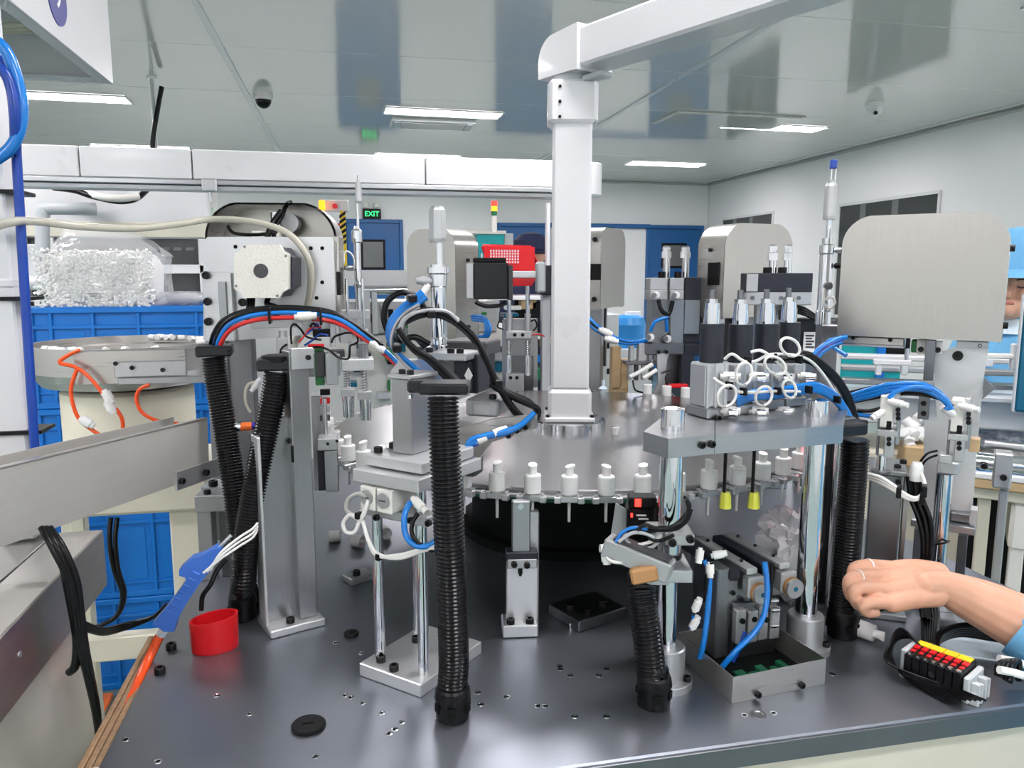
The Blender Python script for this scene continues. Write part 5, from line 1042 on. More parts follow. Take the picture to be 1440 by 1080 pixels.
# ================================================================== BOWL FEEDER
bw = T('bowl_feeder', 'vibratory bowl feeder with stainless bowl on a cream drum', 'bowl feeder', (at(185, 600, 2.2).x, 2.2, 0))
zr_ = bw.q(180, 492, -.24).z; zlow = bw.q(180, 560, -.24).z; rb = .226
bw.add('bowl', G().lathe([(zlow, .13), (zlow+.012, .2), (zlow+.05, rb), (zr_, rb), (zr_, rb-.006), (zlow+.06, rb-.01), (zlow+.03, .02)], (0, 0, 0), n=64, cap=False), 'stainless_h')
bw.add('bowl_track', G().lathe([(zr_-.02, rb-.008), (zr_-.022, rb-.05), (zr_-.05, rb-.052)], (0, 0, 0), n=64, cap=False), 'stainless_dull')
bw.add('drum', G().lathe([(1.0, .15), (1.004, .162), (zlow-.01, .162), (zlow, .15)], (0, 0, 0), n=48), 'cream_plastic')
bw.box('track_plate', 104, 492, 262, 540, -.262, .012, 'stainless_h', .002); bw.box('track_bar', 160, 508, 262, 530, -.275, .012, 'matte_alu', .002); bw.box('track_rail', 165, 530, 300, 540, -.285, .02, 'aluminium_h', .002)
screws(bw, ((186, 517), (229, 520), (163, 511)), -.278, .005)
for pts in ([(112, 492), (95, 500), (84, 510), (105, 516), (125, 530), (150, 560), (170, 585), (173, 605)], [(108, 520), (100, 545), (103, 570), (112, 590), (130, 605), (155, 620)], [(210, 541), (196, 548), (192, 562), (200, 580), (222, 592), (250, 596)]): bw.tube('orange_tube', [(a, b, -.29) for a, b in pts], .0045, 'tube_orange')
for px, py, d in ((146, 548, (.5, 0, -1)), (150, 562, (.4, 0, -1)), (112, 588, (1, 0, -.7)), (173, 604, (0, 0, -1))): bw.fitting(px, py, -.295, d, .035, .011, 'white_plastic')
for k in range(26):
    a = random.uniform(-2.6, 2.0); o = link('fed_cap', cl, None, bw.o); o.location = ((rb-.03)*math.cos(a), (rb-.03)*math.sin(a), zr_-.005); o.rotation_euler = (1.5, random.random()*3, random.random()*6); o.scale = (.55,)*3
zs_ = .995
bw.lb('stand_top', -.25, .22, -.2, .2, zs_-.09, zs_, 'beige_paint', .008); bw.lb('stand_neck', -.14, .14, -.14, .14, zs_, zs_+.01, 'beige_paint', .003)
for x in (-.22, .12):
    for y in (-.18, .14): bw.lb('stand_leg', x, x+(.09 if x > 0 else .04), y, y+.04, .09, zs_-.09, 'beige_paint', .004)
bw.lb('stand_rail', -.22, .21, -.17, -.13, .51, .575, 'beige_paint', .004); bw.lb('stand_rail', -.40, .1, .20, .26, .03, .11, 'beige_paint', .004); bw.lb('stand_leg', -.37, -.33, .5, .54, .09, .9, 'beige_paint', .004)
bw.add('leveling_foot', G().lathe([(0.02, .05), (.03, .05), (.045, .02), (.06, .008), (.13, .008)], (-.345, .53, 0), n=20), 'chrome'); bw.add('foot_pad', G().box(-.41, -.28, .46, .60, 0, .02, .004), 'orange_plastic')
for x in (-.20, .16):
    bw.add('leveling_foot', G().lathe([(0.02, .05), (.03, .05), (.045, .02), (.06, .008), (.13, .008)], (x, -.16, 0), n=20), 'chrome'); bw.add('foot_pad', G().box(x-.06, x+.06, -.22, -.10, 0, .02, .004), 'orange_plastic')
for k in range(2): bw.tube('black_cable', [(156+k*9, 728, -.15), (154+k*8, 760, -.17), (160+k*6, 800, -.18), (172+k*3, 835, -.18), (165, 865, -.18), (140, 880, -.18), (120, 885, -.18)], .006, 'tube_black')
bw.lb('stand_plate', .22, .225, -.05, .1, zs_-.06, zs_+.02, 'matte_alu', .001)
# ================================================================== CRATES AND BAG
YC = 2.86; xa, xb = at(40, 432, YC).x, at(287, 432, YC).x; zct = at(160, 431, YC).z; hc = zct/4
def crate_parts(t, w, d, h):
    th = .006
    t.lb('crate_floor', 0, w, 0, d, 0, .006, 'crate_blue', .001)
    for nm, b in (('crate_wall', (0, w, 0, th)), ('crate_wall', (0, w, d-th, d)), ('crate_wall', (0, th, th, d-th)), ('crate_wall', (w-th, w, th, d-th))): t.lb(nm, *b, .006, h, 'crate_blue', .001)
    t.lb('crate_rim', -.012, w+.012, -.014, 0, h-.022, h-.001, 'crate_blue', .003); t.lb('crate_rim', -.012, w+.012, d, d+.014, h-.022, h-.001, 'crate_blue', .003); t.lb('crate_rim', -.014, 0, 0, d, h-.022, h-.001, 'crate_blue', .003); t.lb('crate_rim', w, w+.014, 0, d, h-.022, h-.001, 'crate_blue', .003)
    t.lb('crate_ledge', -.006, w+.006, -.009, 0, h-.075, h-.062, 'crate_blue', .002); t.lb('crate_base_rib', -.004, w+.004, -.008, 0, .0, .022, 'crate_blue', .002); t.lb('crate_base_rib', -.004, w+.004, -.007, 0, .05, .056, 'crate_blue', .001)
    for k in range(5):
        x = [.0, .105, .34, .60, .94][k]*w; t.lb('crate_rib', x, x+.012, -.010, 0, .02, h-.02, 'crate_blue', .002)
        if 0 < k < 4: t.lb('crate_panel', x+.03, [.34, .60, .94][k-1]*w-.02, -.003, 0, .065, h-.09, 'crate_blue', .002)
for k in range(4):
    t = T('plastic_crate', ('bottom', 'second lowest', 'second highest', 'topmost')[k]+' blue plastic crate of the stack behind the bowl feeder', 'crate', (xa, YC, .001+hc*k), 0, 'blue crates in a stack'); crate_parts(t, xb-xa, .42, hc-.001)
def blob(name, tubes, vox, sm, m, parent, iters=6, sub=0):
    g = G()
    for pts, rs in tubes:
        P = [Vector(p) for p in pts]; R = list(rs)
        if len(P) == 1: P = [P[0]-Vector((0, 0, 1e-4)), P[0]+Vector((0, 0, 1e-4))]; R = R*2
        A = (P[0]-P[1]).normalized(); Z = (P[-1]-P[-2]).normalized(); r0, r1 = R[0], R[-1]
        pre = [(P[0]+A*r0*math.sin(a), r0*math.cos(a)) for a in (1.45, 1.1, .75, .4)]; post = [(P[-1]+Z*r1*math.sin(a), r1*math.cos(a)) for a in (.4, .75, 1.1, 1.45)]
        PP = [p for p, _ in pre]+P+[p for p, _ in post]; RR = [r for _, r in pre]+R+[r for _, r in post]
        g.tube(PP, 1, 14, rs=RR)
    me = bpy.data.meshes.new(name); me.from_pydata(g.v, [], g.f); o = link(name, me, m, parent)
    bm = bmesh.new(); bm.from_mesh(me); bmesh.ops.remove_doubles(bm, verts=bm.verts, dist=1e-6); bmesh.ops.recalc_face_normals(bm, faces=bm.faces); bm.to_mesh(me); bm.free()
    r = o.modifiers.new('remesh', 'REMESH'); r.mode = 'VOXEL'; r.voxel_size = vox; r.use_smooth_shade = True
    s = o.modifiers.new('smooth', 'SMOOTH'); s.factor = .5; s.iterations = iters
    return o
def tube_path(pts, rs, k=5):
    P = smooth_path(pts, k); n = len(P)-1; out = []
    for i in range(len(P)):
        u = i/n*(len(rs)-1); a = min(int(u), len(rs)-2); out.append(rs[a]+(rs[a+1]-rs[a])*(u-a))
    return P, out
bag = T('parts_bag', 'clear plastic bag full of small white caps on the top crate', 'bag', (at(148, 430, YC+.15).x, YC+.16, zct), 0)
def lump(cx, cz, w, d, h, seed, nu=36, nv=18, p=.42, amp=.05):
    def fn(u, v):
        a = 2*math.pi*u; b = math.pi*(v-.5); c, s = math.cos(a), math.sin(a); cb, sb = math.cos(b), math.sin(b)
        f = lambda t: math.copysign(abs(t)**p, t)
        x, y, z = f(c)*abs(cb)**p, f(s)*abs(cb)**p, f(sb)
        k = 1+amp*noise.noise(Vector((x*2.3+seed, y*2.3, z*2.3)))+amp*.5*noise.noise(Vector((x*7+seed, y*7, z*7)))
        return (cx+x*w/2*k, y*d/2*k, cz+z*h/2*k)
    return G().sheet(fn, nu, nv, True, True)
zb1 = bag.q(150, 352, -.15).z
bag.add('cap_fill', lump(0.02, zb1/2, (bag.q(224, 400, 0).x-bag.q(76, 400, 0).x)*.96, .30, zb1, 3.), 'white_plastic')
capm = G().lathe([(0, .008), (.012, .008)], (0, 0, 0), n=8).mesh('fill_cap'); capm.materials.append(MT['white_plastic'])
stf = G()
for k in range(1600):
    x = random.uniform(-.17, .20); z = random.uniform(.0, zb1*1.0); y = -.156+random.uniform(-.004, .004); d = Vector((random.uniform(-1, 1), random.uniform(-1, 1), random.uniform(-1, 1)))
    stf.cyl((x, y, z), Vector((x, y, z))+d.normalized()*.008, .0042, n=6)
o = bag.add('small_caps', stf, 'white_plastic'); o['kind'] = 'stuff'
xw0, xw1 = bag.q(60, 350, -.1).x, bag.q(228, 400, -.1).x; ztp = bag.q(120, 318, -.1).z
def crump(u, v):
    a = 2*math.pi*u; x = math.cos(a); y = math.sin(a); f = lambda t: math.copysign(abs(t)**.55, t)
    z = ztp*v; top = max(0, v-.62)/.38; k = 1-.16*top**1.5
    px = (xw0+xw1)/2+f(x)*(xw1-xw0)/2*k-(.10 if x < 0 else .12)*top*0+(.02*top); py = f(y)*.178*(1-.75*top)
    n = noise.noise(Vector((px*12, py*12, z*12)))*.02+noise.noise(Vector((px*30, py*30, z*30)))*.006
    return (px+n*(.4+top), py+n, z-.10*top*max(0, x)+n*top)
bag.add('clear_film', G().sheet(crump, 72, 40, False, True), 'film')
for k in range(3): bag.box('print_line', 121+k*3, 412+k*2, 141-k*3, 413+k*2, -.175, .001, 'print_black', .0002)
bag2 = T('parts_bag', 'flat white bag edge showing over the crate rim', 'bag', (at(255, 432, YC+.2).x, YC+.2, zct), 0); bag2.add('clear_film', lump(0, .02, .17, .2, .05, 9., 28, 12, .6, .25), 'film_thick')
# ================================================================== BACKGROUND, LEFT
Y2 = 4.3; en = T('glazed_machine', 'white framed machine with dark glazed panels behind the crates', 'machine', (0, Y2, 0), 0)
X = lambda px, y=0: en.q(px, 400, y).x
Zr = lambda py, y=0: en.q(160, py, y).z
en.lb('top_panel', X(-40), X(300), .0, .3, Zr(335), Zr(243), 'white_paint', .01); en.lb('rose_strip', X(-40), X(300), -.005, 0, Zr(333), Zr(312), 'cream_plastic', .003)
en.lb('upper_glass', X(-40), X(300), .02, .05, Zr(374), Zr(335), 'dark_glass', .002); en.lb('mid_rail', X(-40), X(300), -.02, .06, Zr(385), Zr(372), 'white_paint', .004); en.lb('lower_glass', X(30), X(300), .02, .05, Zr(470), Zr(385), 'dark_glass', .002); en.lb('base_panel', X(-40), X(300), -.0, .4, 0, Zr(470), 'grey_paint', .01)
for k in range(4): en.lb('display_strip', X(212+k*17), X(224+k*17), .012, .02, Zr(352), Zr(347), 'pane_grey', .001)
en.lb('blue_reflection_block', X(240), X(270), .05, .2, Zr(430), Zr(392), 'cloth_navy', .02)  # navy block standing in for a bluish reflection in the lower glass
for px in (36, 76, 288): en.lb('frame_post', X(px)-.02, X(px)+.02, -.02, .03, 0, Zr(335), 'white_paint', .004)
en.tube('pipe', [(60, 350, -.15), (60, 300, -.15), (68, 293, -.15), (100, 293, -.15), (134, 294, -.1)], .032, 'grey_paint', 14, 4)
en.tube('black_hose', [(75, 264, -.1), (105, 268, -.15), (130, 276, -.18), (165, 283, -.2), (190, 280, -.18), (206, 268, -.1)], .014, 'tube_black'); en.tube('white_hose', [(105, 266, -.1), (140, 276, -.2), (170, 279, -.22), (195, 276, -.18)], .018, 'ivory_plastic')
en.lb('side_unit', X(36), X(75), -.12, -.02, Zr(400), Zr(345), 'grey_paint', .01); en.lb('side_unit', X(36), X(75), -.12, -.02, Zr(440), Zr(418), 'ivory_plastic', .01)
for k in range(3): en.lb('side_button', X(44+k*10), X(49+k*10), -.13, -.12, Zr(428), Zr(422), ('yellow_plastic', 'black_plastic', 'black_plastic')[k], .003)
en.tube('side_pipe', [(38, 398, -.14), (76, 398, -.14)], .035, 'grey_paint', 14, 2)
# middle conveyor and frame
cv = T('glass_conveyor', 'pale conveyor with glass rail and steel roller behind the probe station', 'conveyor', (0, 3.75, 0), 0)
cx = lambda px: cv.q(px, 420, 0).x; cz = lambda py: cv.q(520, py, 0).z
cv.lb('glass_rail', cx(485), cx(690), 0, .01, cz(402), cz(380), 'frost', .002); cv.lc('roller', (cx(505), 0, cz(408)), (cx(690), 0, cz(408)), .022, 'chrome'); cv.lb('bed', cx(470), cx(700), .02, .5, cz(470), cz(425), 'matte_alu', .005)
cv.lb('bed_panel', cx(300), cx(760), .04, .5, .1, cz(470), 'ivory_plastic', .01); cv.lb('post', cx(522), cx(530), -.02, .03, cz(470), cz(410), 'grey_paint', .003); cv.lb('post', cx(500), cx(520), -.05, .03, cz(470), cz(408), 'matte_alu', .003)
for k in range(14): a = 535+k*11; cv.box('loose_fixture', a, 428+(k*7) % 20, a+7, 440+(k*7) % 22, -.02-.01*(k % 3), .03, ('matte_alu', 'black_plastic', 'white_plastic', 'pcb_green', 'graphite')[k % 5], .003)
rc = random.Random(5)
for k in range(46):
    a = rc.uniform(455, 750); b = rc.uniform(436, 560); cv.box('machine_detail', a, b, a+rc.uniform(5, 22), b+rc.uniform(4, 18), .04-rc.uniform(.02, .10), .1, rc.choice(('matte_alu', 'graphite', 'steel_dark', 'black_plastic', 'aluminium', 'teal_screen', 'white_plastic', 'pcb_green', 'grey_paint')), .003)
for x in (cx(320), cx(560), cx(740)): cv.lb('leg', x-.02, x+.02, .1, .14, 0, .1, 'grey_paint', .002)
cb2 = T('alarm_box', 'white wall box with red button and amber beacon behind the open hood', 'alarm box', at(470, 290, 6.2), 0)
cb2.box('box_body', 452, 281, 490, 297, 0, .1, 'white_paint', .006); q = cb2.q(471, 290, 0); cb2.lc('red_button', q+Vector((0, -.02, 0)), q, .02, 'red_plastic'); cb2.box('amber_beacon', 448, 281, 457, 296, -.1, .07, 'amber_led', .01)
cb2.lb('pole', cb2.q(478, 300, 0).x, cb2.q(486, 300, 0).x, .0, .045, -at(470, 290, 6.2).z, cb2.q(480, 297, 0).z, 'yellow_plastic', .004)
for k in range(6):
    z = cb2.q(482, 302+k*8, 0).z; g = G(); x0, x1 = cb2.q(477.5, 320, 0).x, cb2.q(486.5, 320, 0).x; g.prism([(x0, z-.03), (x1, z+.005), (x1, z+.03), (x0, z-.005)], -.003, 0); cb2.add('black_stripe', g, 'black_plastic')
cb2.box('red_button_low', 474, 314, 478, 319, -.01, .02, 'red_plastic', .002)
# person in a dark cap with a red basket, signal tower, teal cabinet
st_ = T('signal_tower', 'red, amber and green signal tower lit beside the teal cabinet', 'signal light', at(695, 327, 4.6), 0)
for nm, a, b, m_ in (('pole', 327, 304, 'ivory_plastic'), ('green_segment', 303, 297, 'green_dark'), ('amber_segment', 297, 290, 'amber_led'), ('red_segment', 290, 283, 'red_led')): st_.cyl(nm, 695, b, a, 8 if nm == 'pole' else 8.5, 0, m_, 14)
tc_ = T('teal_cabinet', 'teal control cabinet behind the red basket', 'cabinet', (at(689, 330, 5.4).x, 5.4, 0), 0)
tc_.box('cabinet_body', 671, 328, 709, 420, 0, .2, 'teal_panel', .006); q = tc_.q(677, 360, 0); tc_.lb('handle', q.x-.008, q.x+.008, -.02, 0, q.z-.03, q.z+.02, 'chrome', .003); tc_.lb('cabinet_base', tc_.q(671, 400, 0).x, tc_.q(709, 400, 0).x, 0, .2, 0, tc_.q(690, 419, 0).z, 'grey_paint', .004); tc_.box('cabinet_top', 655, 324, 712, 329, -.02, .3, 'ivory_plastic', .004)
tc_.box('side_post', 709, 328, 722, 420, .05, .1, 'grey_paint', .005)
def person(name_label, loc, rz, build): return T('person', name_label, 'person', loc, rz)
pz = at(745, 400, 4.9); pe = T('person', 'person in a dark cap and navy shirt holding a red basket', 'person', (pz.x, pz.y, 0), 0)
q = pe.q(745, 356, 0); hx, hz = q.x, q.z
blob('body', [tube_path([(hx+.09, .05, .02), (hx+.1, .05, .5), (hx+.1, .05, .9)], [.06, .065, .09]), tube_path([(hx-.09, .05, .02), (hx-.08, .05, .5), (hx-.06, .05, .9)], [.06, .065, .09]),
      tube_path([(hx+.02, .05, .9), (hx+.03, .04, 1.15), (hx+.04, .02, hz-.34), (hx+.03, .0, hz-.18)], [.14, .14, .16, .07]), tube_path([(hx-.13, .02, hz-.28), (hx+.2, .02, hz-.28)], [.075, .075]),
      tube_path([(hx+.21, .02, hz-.28), (hx+.24, -.08, hz-.5), (hx+.05, -.25, hz-.54)], [.06, .05, .045]), tube_path([(hx-.13, .02, hz-.28), (hx-.18, -.1, hz-.48), (hx-.2, -.3, hz-.52)], [.06, .05, .045])], .016, 6, 'cloth_navy', pe.o)
blob('head', [tube_path([(hx+.02, 0, hz-.2), (hx+.01, -.01, hz-.1)], [.05, .055]), tube_path([(hx, -.03, hz-.07), (hx+.01, -.01, hz+.03)], [.075, .09]), ([(hx-.005, -.12, hz-.03)], [.016]), ([(hx+.095, .0, hz-.03)], [.02])], .010, 3, 'skin', pe.o)
pe.add('cap', G().lathe([(0, .1), (.03, .115), (.085, .112), (.125, .075), (.14, 0)], (hx+.005, -.005, hz-.005), n=24), 'cloth_navy'); pe.add('cap_brim', G().lathe([(0, .085), (.012, .085)], (hx-.01, -.08, hz+.0), n=20), 'cloth_navy')
for s_ in (-1, 1):
    blob('hand', [tube_path([(hx+s_*.12-.06, -.25, hz-.54), (hx+s_*.12-.1, -.3, hz-.55)], [.035, .038])]+[tube_path([(hx+s_*.12-.1+.018*(k-1.5), -.31, hz-.55), (hx+s_*.12-.1+.02*(k-1.5), -.36, hz-.545), (hx+s_*.12-.1+.02*(k-1.5), -.38, hz-.52)], [.011, .01, .009]) for k in range(4)]+[tube_path([(hx+s_*.12-.06, -.28, hz-.54), (hx+s_*.12-.04, -.33, hz-.52)], [.012, .01])], .006, 2, 'skin', pe.o)
bk = T('red_basket', 'red plastic basket with square mesh tilted towards the viewer', 'basket', at(718, 375, 4.45), 0)
def bq(px, py, y=0.): v = bk.q(px, py, y); return (v.x, v.y, v.z)
o_ = [bq(679, 346), bq(746, 348), bq(760, 380), bq(690, 378)]; i_ = [bq(688, 374, .12), bq(740, 378, .12), bq(748, 402, .12), bq(700, 402, .12)]
g = G(); g.add(o_+i_, [(0, 1, 5, 4), (1, 2, 6, 5), (2, 3, 7, 6), (3, 0, 4, 7), (4, 5, 6, 7)]); bk.add('basket_shell', g, 'red_plastic')
g = G(); e = [Vector(v) for v in o_]; g.tube(e+[e[0]], .012, 8); bk.add('basket_rim', g, 'red_plastic')
bk.box('basket_face', 681, 347, 752, 380, -.012, .008, 'red_plastic', .004); bk.box('mesh_ground', 688, 350, 731, 371, -.016, .004, 'print_white', .001)
for k in range(12): bk.box('mesh_bar', 688+k*3.8, 350, 689.3+k*3.8, 371, -.019, .004, 'red_plastic', .0005)
for k in range(6): bk.box('mesh_bar', 688, 350+k*4, 731, 351.2+k*4, -.0195, .004, 'red_plastic', .0005)
wt = T('white_bench', 'white-edged bench with small parts behind the twin-rod station', 'bench', (0, 4.32, 0), 0)
wx = lambda px: wt.q(px, 430, 0).x; wz = lambda py: wt.q(720, py, 0).z
wt.lb('bench_top', wx(690), wx(772), 0, .25, wz(422), wz(416), 'white_paint', .004); wt.lb('shelf', wx(690), wx(772), 0, .25, wz(478), wz(473), 'white_paint', .004); wt.lb('dark_shelf_back', wx(735), wx(772), .23, .25, wz(520), wz(422), 'black_plastic', .002); wt.lb('bench_front', wx(690), wx(735), .1, .3, 0, wz(500), 'grey_paint', .004)
wt.lb('post', wx(767), wx(772), -.02, .02, 0, wz(285), 'white_paint', .003)
for px, py, w_, h_, m_ in ((733, 421, 22, 14, 'wood'), (712, 430, 22, 6, 'white_plastic'), (735, 500, 26, 10, 'crate_blue'), (735, 518, 34, 16, 'green_dark'), (690, 455, 18, 20, 'white_plastic'), (715, 450, 16, 10, 'pcb_green'), (748, 424, 20, 20, 'black_plastic'), (690, 478, 20, 10, 'green_dark')): wt.box('stored_part', px, py, px+w_, py+h_, .06, .08, m_, .006)
wt.lb('leg', wx(700), wx(705), .05, .1, 0, wz(478), 'grey_paint', .002)
gm = T('grey_cabinet', 'grey machine cabinet behind the turntable right of the white post', 'cabinet', (0, 3.1, 0), 0); gx = lambda px: gm.q(px, 480, 0).x
gm.lb('cabinet_body', gx(822), gx(870), 0, .3, 0, gm.q(840, 442, 0).z, 'grey_paint', .004)
for py in (486, 522): q = gm.q(855, py, 0); gm.lb('latch', q.x-.005, q.x+.005, -.006, 0, q.z-.012, q.z+.012, 'black_plastic', .002)
wb_ = T('water_bottle', 'big blue plastic container behind the small hood', 'container', at(885, 485, 3.3), 0); wb_.lathe('container_body', 885, [(488, 44), (456, 46), (446, 40), (443, 26)], 0, 'skyblue_bag', 24); wb_.cyl('container_lid', 890, 438, 444, 22, 0, 'white_plastic'); wb_.lb('container_stand', -.08, .08, -.08, .08, -at(885, 485, 3.3).z, wb_.q(885, 488, 0).z, 'grey_paint', .004)
p_ = on(848, 548, DZ); sm_ = T('suction_cup', 'small pale blue suction cup standing at the back of the turntable', 'suction cup', (p_.x, p_.y, DZ)); sm_.add('cup_body', G().lathe([(0, .014), (.004, .015), (.012, .006), (.03, .005), (.031, .003)], (0, 0, 0), n=16), 'cloth_pale')
sp_ = T('servo_motor', 'grey and black servo motor peeking out beside the white post', 'motor', at(765, 395, 2.5), 0); sp_.box('motor_body', 761, 373, 778, 415, 0, .06, 'charcoal', .004); sp_.box('motor_cap', 757, 368, 768, 412, -.01, .05, 'grey_paint', .006); sp_.box('white_bar', 720, 381, 762, 391, .02, .03, 'white_paint', .003); sp_.lb('motor_post', .0, .03, .02, .05, TZ-sp_.o.location.z, sp_.q(765, 414, 0).z, 'grey_paint', .002)
# ================================================================== BACKGROUND, RIGHT
cr = T('parts_conveyor', 'pale conveyor bed with rails behind the grippers', 'conveyor', (1.6, 2.0, 0), -30)
rx_ = lambda px: cr.q(px, 540, 0).x; rz_ = lambda py: cr.q(1340, py, 0).z
for k, (py, m_) in enumerate(((508, 'white_paint'), (522, 'matte_alu'), (538, 'aluminium_h'), (552, 'grey_paint'))): cr.lb('rail', rx_(1185), rx_(1500), .12-.06*k, .17-.06*k, rz_(py+8), rz_(py), m_, .004)
cr.lb('bed', rx_(1185), rx_(1500), -.02, .3, rz_(600), rz_(560), 'grey_paint', .006); cr.lb('bed_front', rx_(1185), rx_(1500), .0, .28, 0, rz_(640), 'beige_paint', .01)
cr.lb('teal_back', rx_(1195), rx_(1290), .3, .32, rz_(560), rz_(478), 'teal_panel', .004); cr.lb('blue_post', rx_(1248), rx_(1262), .26, .29, rz_(560), rz_(470), 'crate_blue', .004); cr.lb('dark_panel', rx_(1262), rx_(1300), .27, .3, rz_(530), rz_(485), 'black_plastic', .004)
cr.box('holder', 1229, 506, 1283, 514, -.05, .03, 'white_paint', .003); cr.box('holder_leg', 1232, 514, 1240, 528, -.05, .03, 'white_paint', .003); cr.box('holder_leg', 1268, 514, 1277, 528, -.05, .03, 'grey_paint', .003); cr.cyl('holder_pin', 1275, 490, 508, 6, -.04, 'chrome', 10)
cr.box('white_bracket', 1388, 498, 1432, 505, -.05, .03, 'ivory_plastic', .003); cr.box('bracket_leg', 1424, 484, 1434, 520, -.05, .03, 'grey_paint', .003); cr.box('bracket_leg', 1388, 504, 1398, 516, -.05, .03, 'white_paint', .003)
cr.lb('cardboard_box', rx_(1270), rx_(1302), -.10, .1, rz_(650), rz_(622), 'wood', .004)
for k in range(16): q = cr.q(1266+random.random()*34, 590+random.random()*32, -.06); o = link('fed_cap', cl, None, cr.o); o.location = q; o.rotation_euler = (random.random()*6, random.random()*6, 0)
wk = T('work_desk', 'wooden-topped work desk at the right edge', 'desk', (1.45, 1.75, 0), -42); kx = lambda px: wk.q(px, 690, 0).x; kz = lambda py: wk.q(1405, py, 0).z
wk.lb('desk_top', kx(1368), kx(1500), 0, .2, kz(690), kz(676), 'wood', .003); wk.lb('white_sheet', kx(1369), kx(1500), -.002, .19, kz(676), kz(668), 'white_plastic', .002); wk.lb('apron', kx(1368), kx(1500), .01, .05, kz(706), kz(690), 'cream_plastic', .003)
for a, b, m_ in ((1377, 1396, 'beige_paint'), (1428, 1450, 'ivory_plastic')): wk.lb('desk_leg', kx(a), kx(b), .02, .06, 0, kz(706), m_, .003)
wk.lb('drawer', kx(1425), kx(1500), .015, .19, kz(775), kz(706), 'ivory_plastic', .01); wk.lb('dark_back', kx(1366), kx(1500), .185, .2, .1, kz(706), 'black_plastic', .002); wk.lb('blue_mat', kx(1370), kx(1500), .02, .18, kz(668)+.001, kz(660), 'skyblue_bag', .01)
ex = T('roller_bar', 'shiny clear-wrapped bar fixed in front of the desk', 'bar', (1.35, 1.48, 0), -42)
a, b = ex.q(1362, 640, 0), ex.q(1500, 652, 0); ex.lc('bar', (a.x, 0, a.z-.01), (b.x, 0, a.z-.012), .02, 'chrome', n=18); ex.lc('upper_bar', (a.x+.03, .04, a.z+.022), (b.x, .04, a.z+.02), .01, 'aluminium', n=12); ex.box('bar_clamp', 1397, 638, 1424, 688, -.03, .05, 'matte_alu', .003); screws(ex, ((1411, 671), (1384, 655)), -.03, .007); ex.lb('bar_post', ex.q(1405, 688, 0).x, ex.q(1418, 688, 0).x, -.02, .0, 0, ex.q(1410, 687, 0).z, 'matte_alu', .002)
fb = T('film_bag', 'crumpled clear film bag hanging at the right edge behind the plate', 'bag', (at(1412, 640, 1.9).x, 1.9, at(1412, 640, 1.9).z), -40)
def crump2(u, v):
    x = (u-.5)*.26; z = v*.19-.02; n = .03*noise.noise(Vector((u*5, v*9, 1)))+.014*noise.noise(Vector((u*17, v*22, 2))); return (x*(1-.3*v)-.03*v, n-.05*math.sin(u*3.1), z)
fb.add('film_front', G().sheet(crump2, 30, 36, False), 'film_thick'); g = G().sheet(crump2, 30, 36, False); g.v = [(x, -y+.05, z) for x, y, z in g.v]; fb.add('film_back', g, 'skyblue_bag')
ms = T('monitor', 'edge of a teal-backed monitor at the right border', 'monitor', (at(1436, 450, 1.7).x+.10, 1.72, at(1436, 585, 1.7).z), -40); zm = ms.q(1440, 335, 0).z
ms.box('monitor_case', 1433, 412, 1500, 582, 0, .03, 'teal_screen', .012); ms.box('monitor_edge', 1431, 414, 1434, 580, -.004, .038, 'grey_paint', .004); ms.lb('monitor_stand', .05, .09, .01, .04, -ms.o.location.z, .0, 'grey_paint', .003)
# wrapped bag behind the right pillar
pb = T('film_bag', 'crumpled clear plastic bag on the table behind the right chrome pillar', 'bag', (on(1128, 850).x+.03, on(1128, 850).y+.06, TZ), 10)
g = lump(0, .075, .15, .11, .15, 21., 44, 26, .55, .45); g.sm = [False]*len(g.f); pb.add('clear_film', g, 'film_thick'); g = lump(0, .06, .12, .08, .11, 33., 36, 20, .55, .5); g.sm = [False]*len(g.f); pb.add('inner_film', g, 'print_white')
# ================================================================== PERSON AT THE RIGHT BACK (blue cap and coat, looking down)
pr = T('person', 'person in light blue cap and coat looking down at the right edge', 'person', (at(1448, 400, 2.25).x, 2.25, 0), -46)
q = pr.q(1424, 392, 0); hx, hz = q.x, q.z
blob('body', [tube_path([(hx+.03, .12, .02), (hx+.03, .14, .5), (hx+.04, .14, .85)], [.06, .075, .11]), tube_path([(hx+.25, .12, .02), (hx+.25, .14, .5), (hx+.22, .14, .85)], [.06, .075, .11]), tube_path([(hx+.12, .14, .85), (hx+.11, .12, 1.1), (hx+.08, .08, hz-.32), (hx+.04, .03, hz-.15)], [.17, .155, .165, .075]), tube_path([(hx-.10, .07, hz-.27), (hx+.28, .08, hz-.27)], [.085, .085]),
     tube_path([(hx-.11, .07, hz-.27), (hx-.17, .0, hz-.46), (hx-.14, -.20, hz-.52)], [.075, .062, .048]), tube_path([(hx+.3, .07, hz-.27), (hx+.32, -.02, hz-.48), (hx+.2, -.2, hz-.52)], [.075, .062, .048])], .014, 8, 'cloth_blue', pr.o)
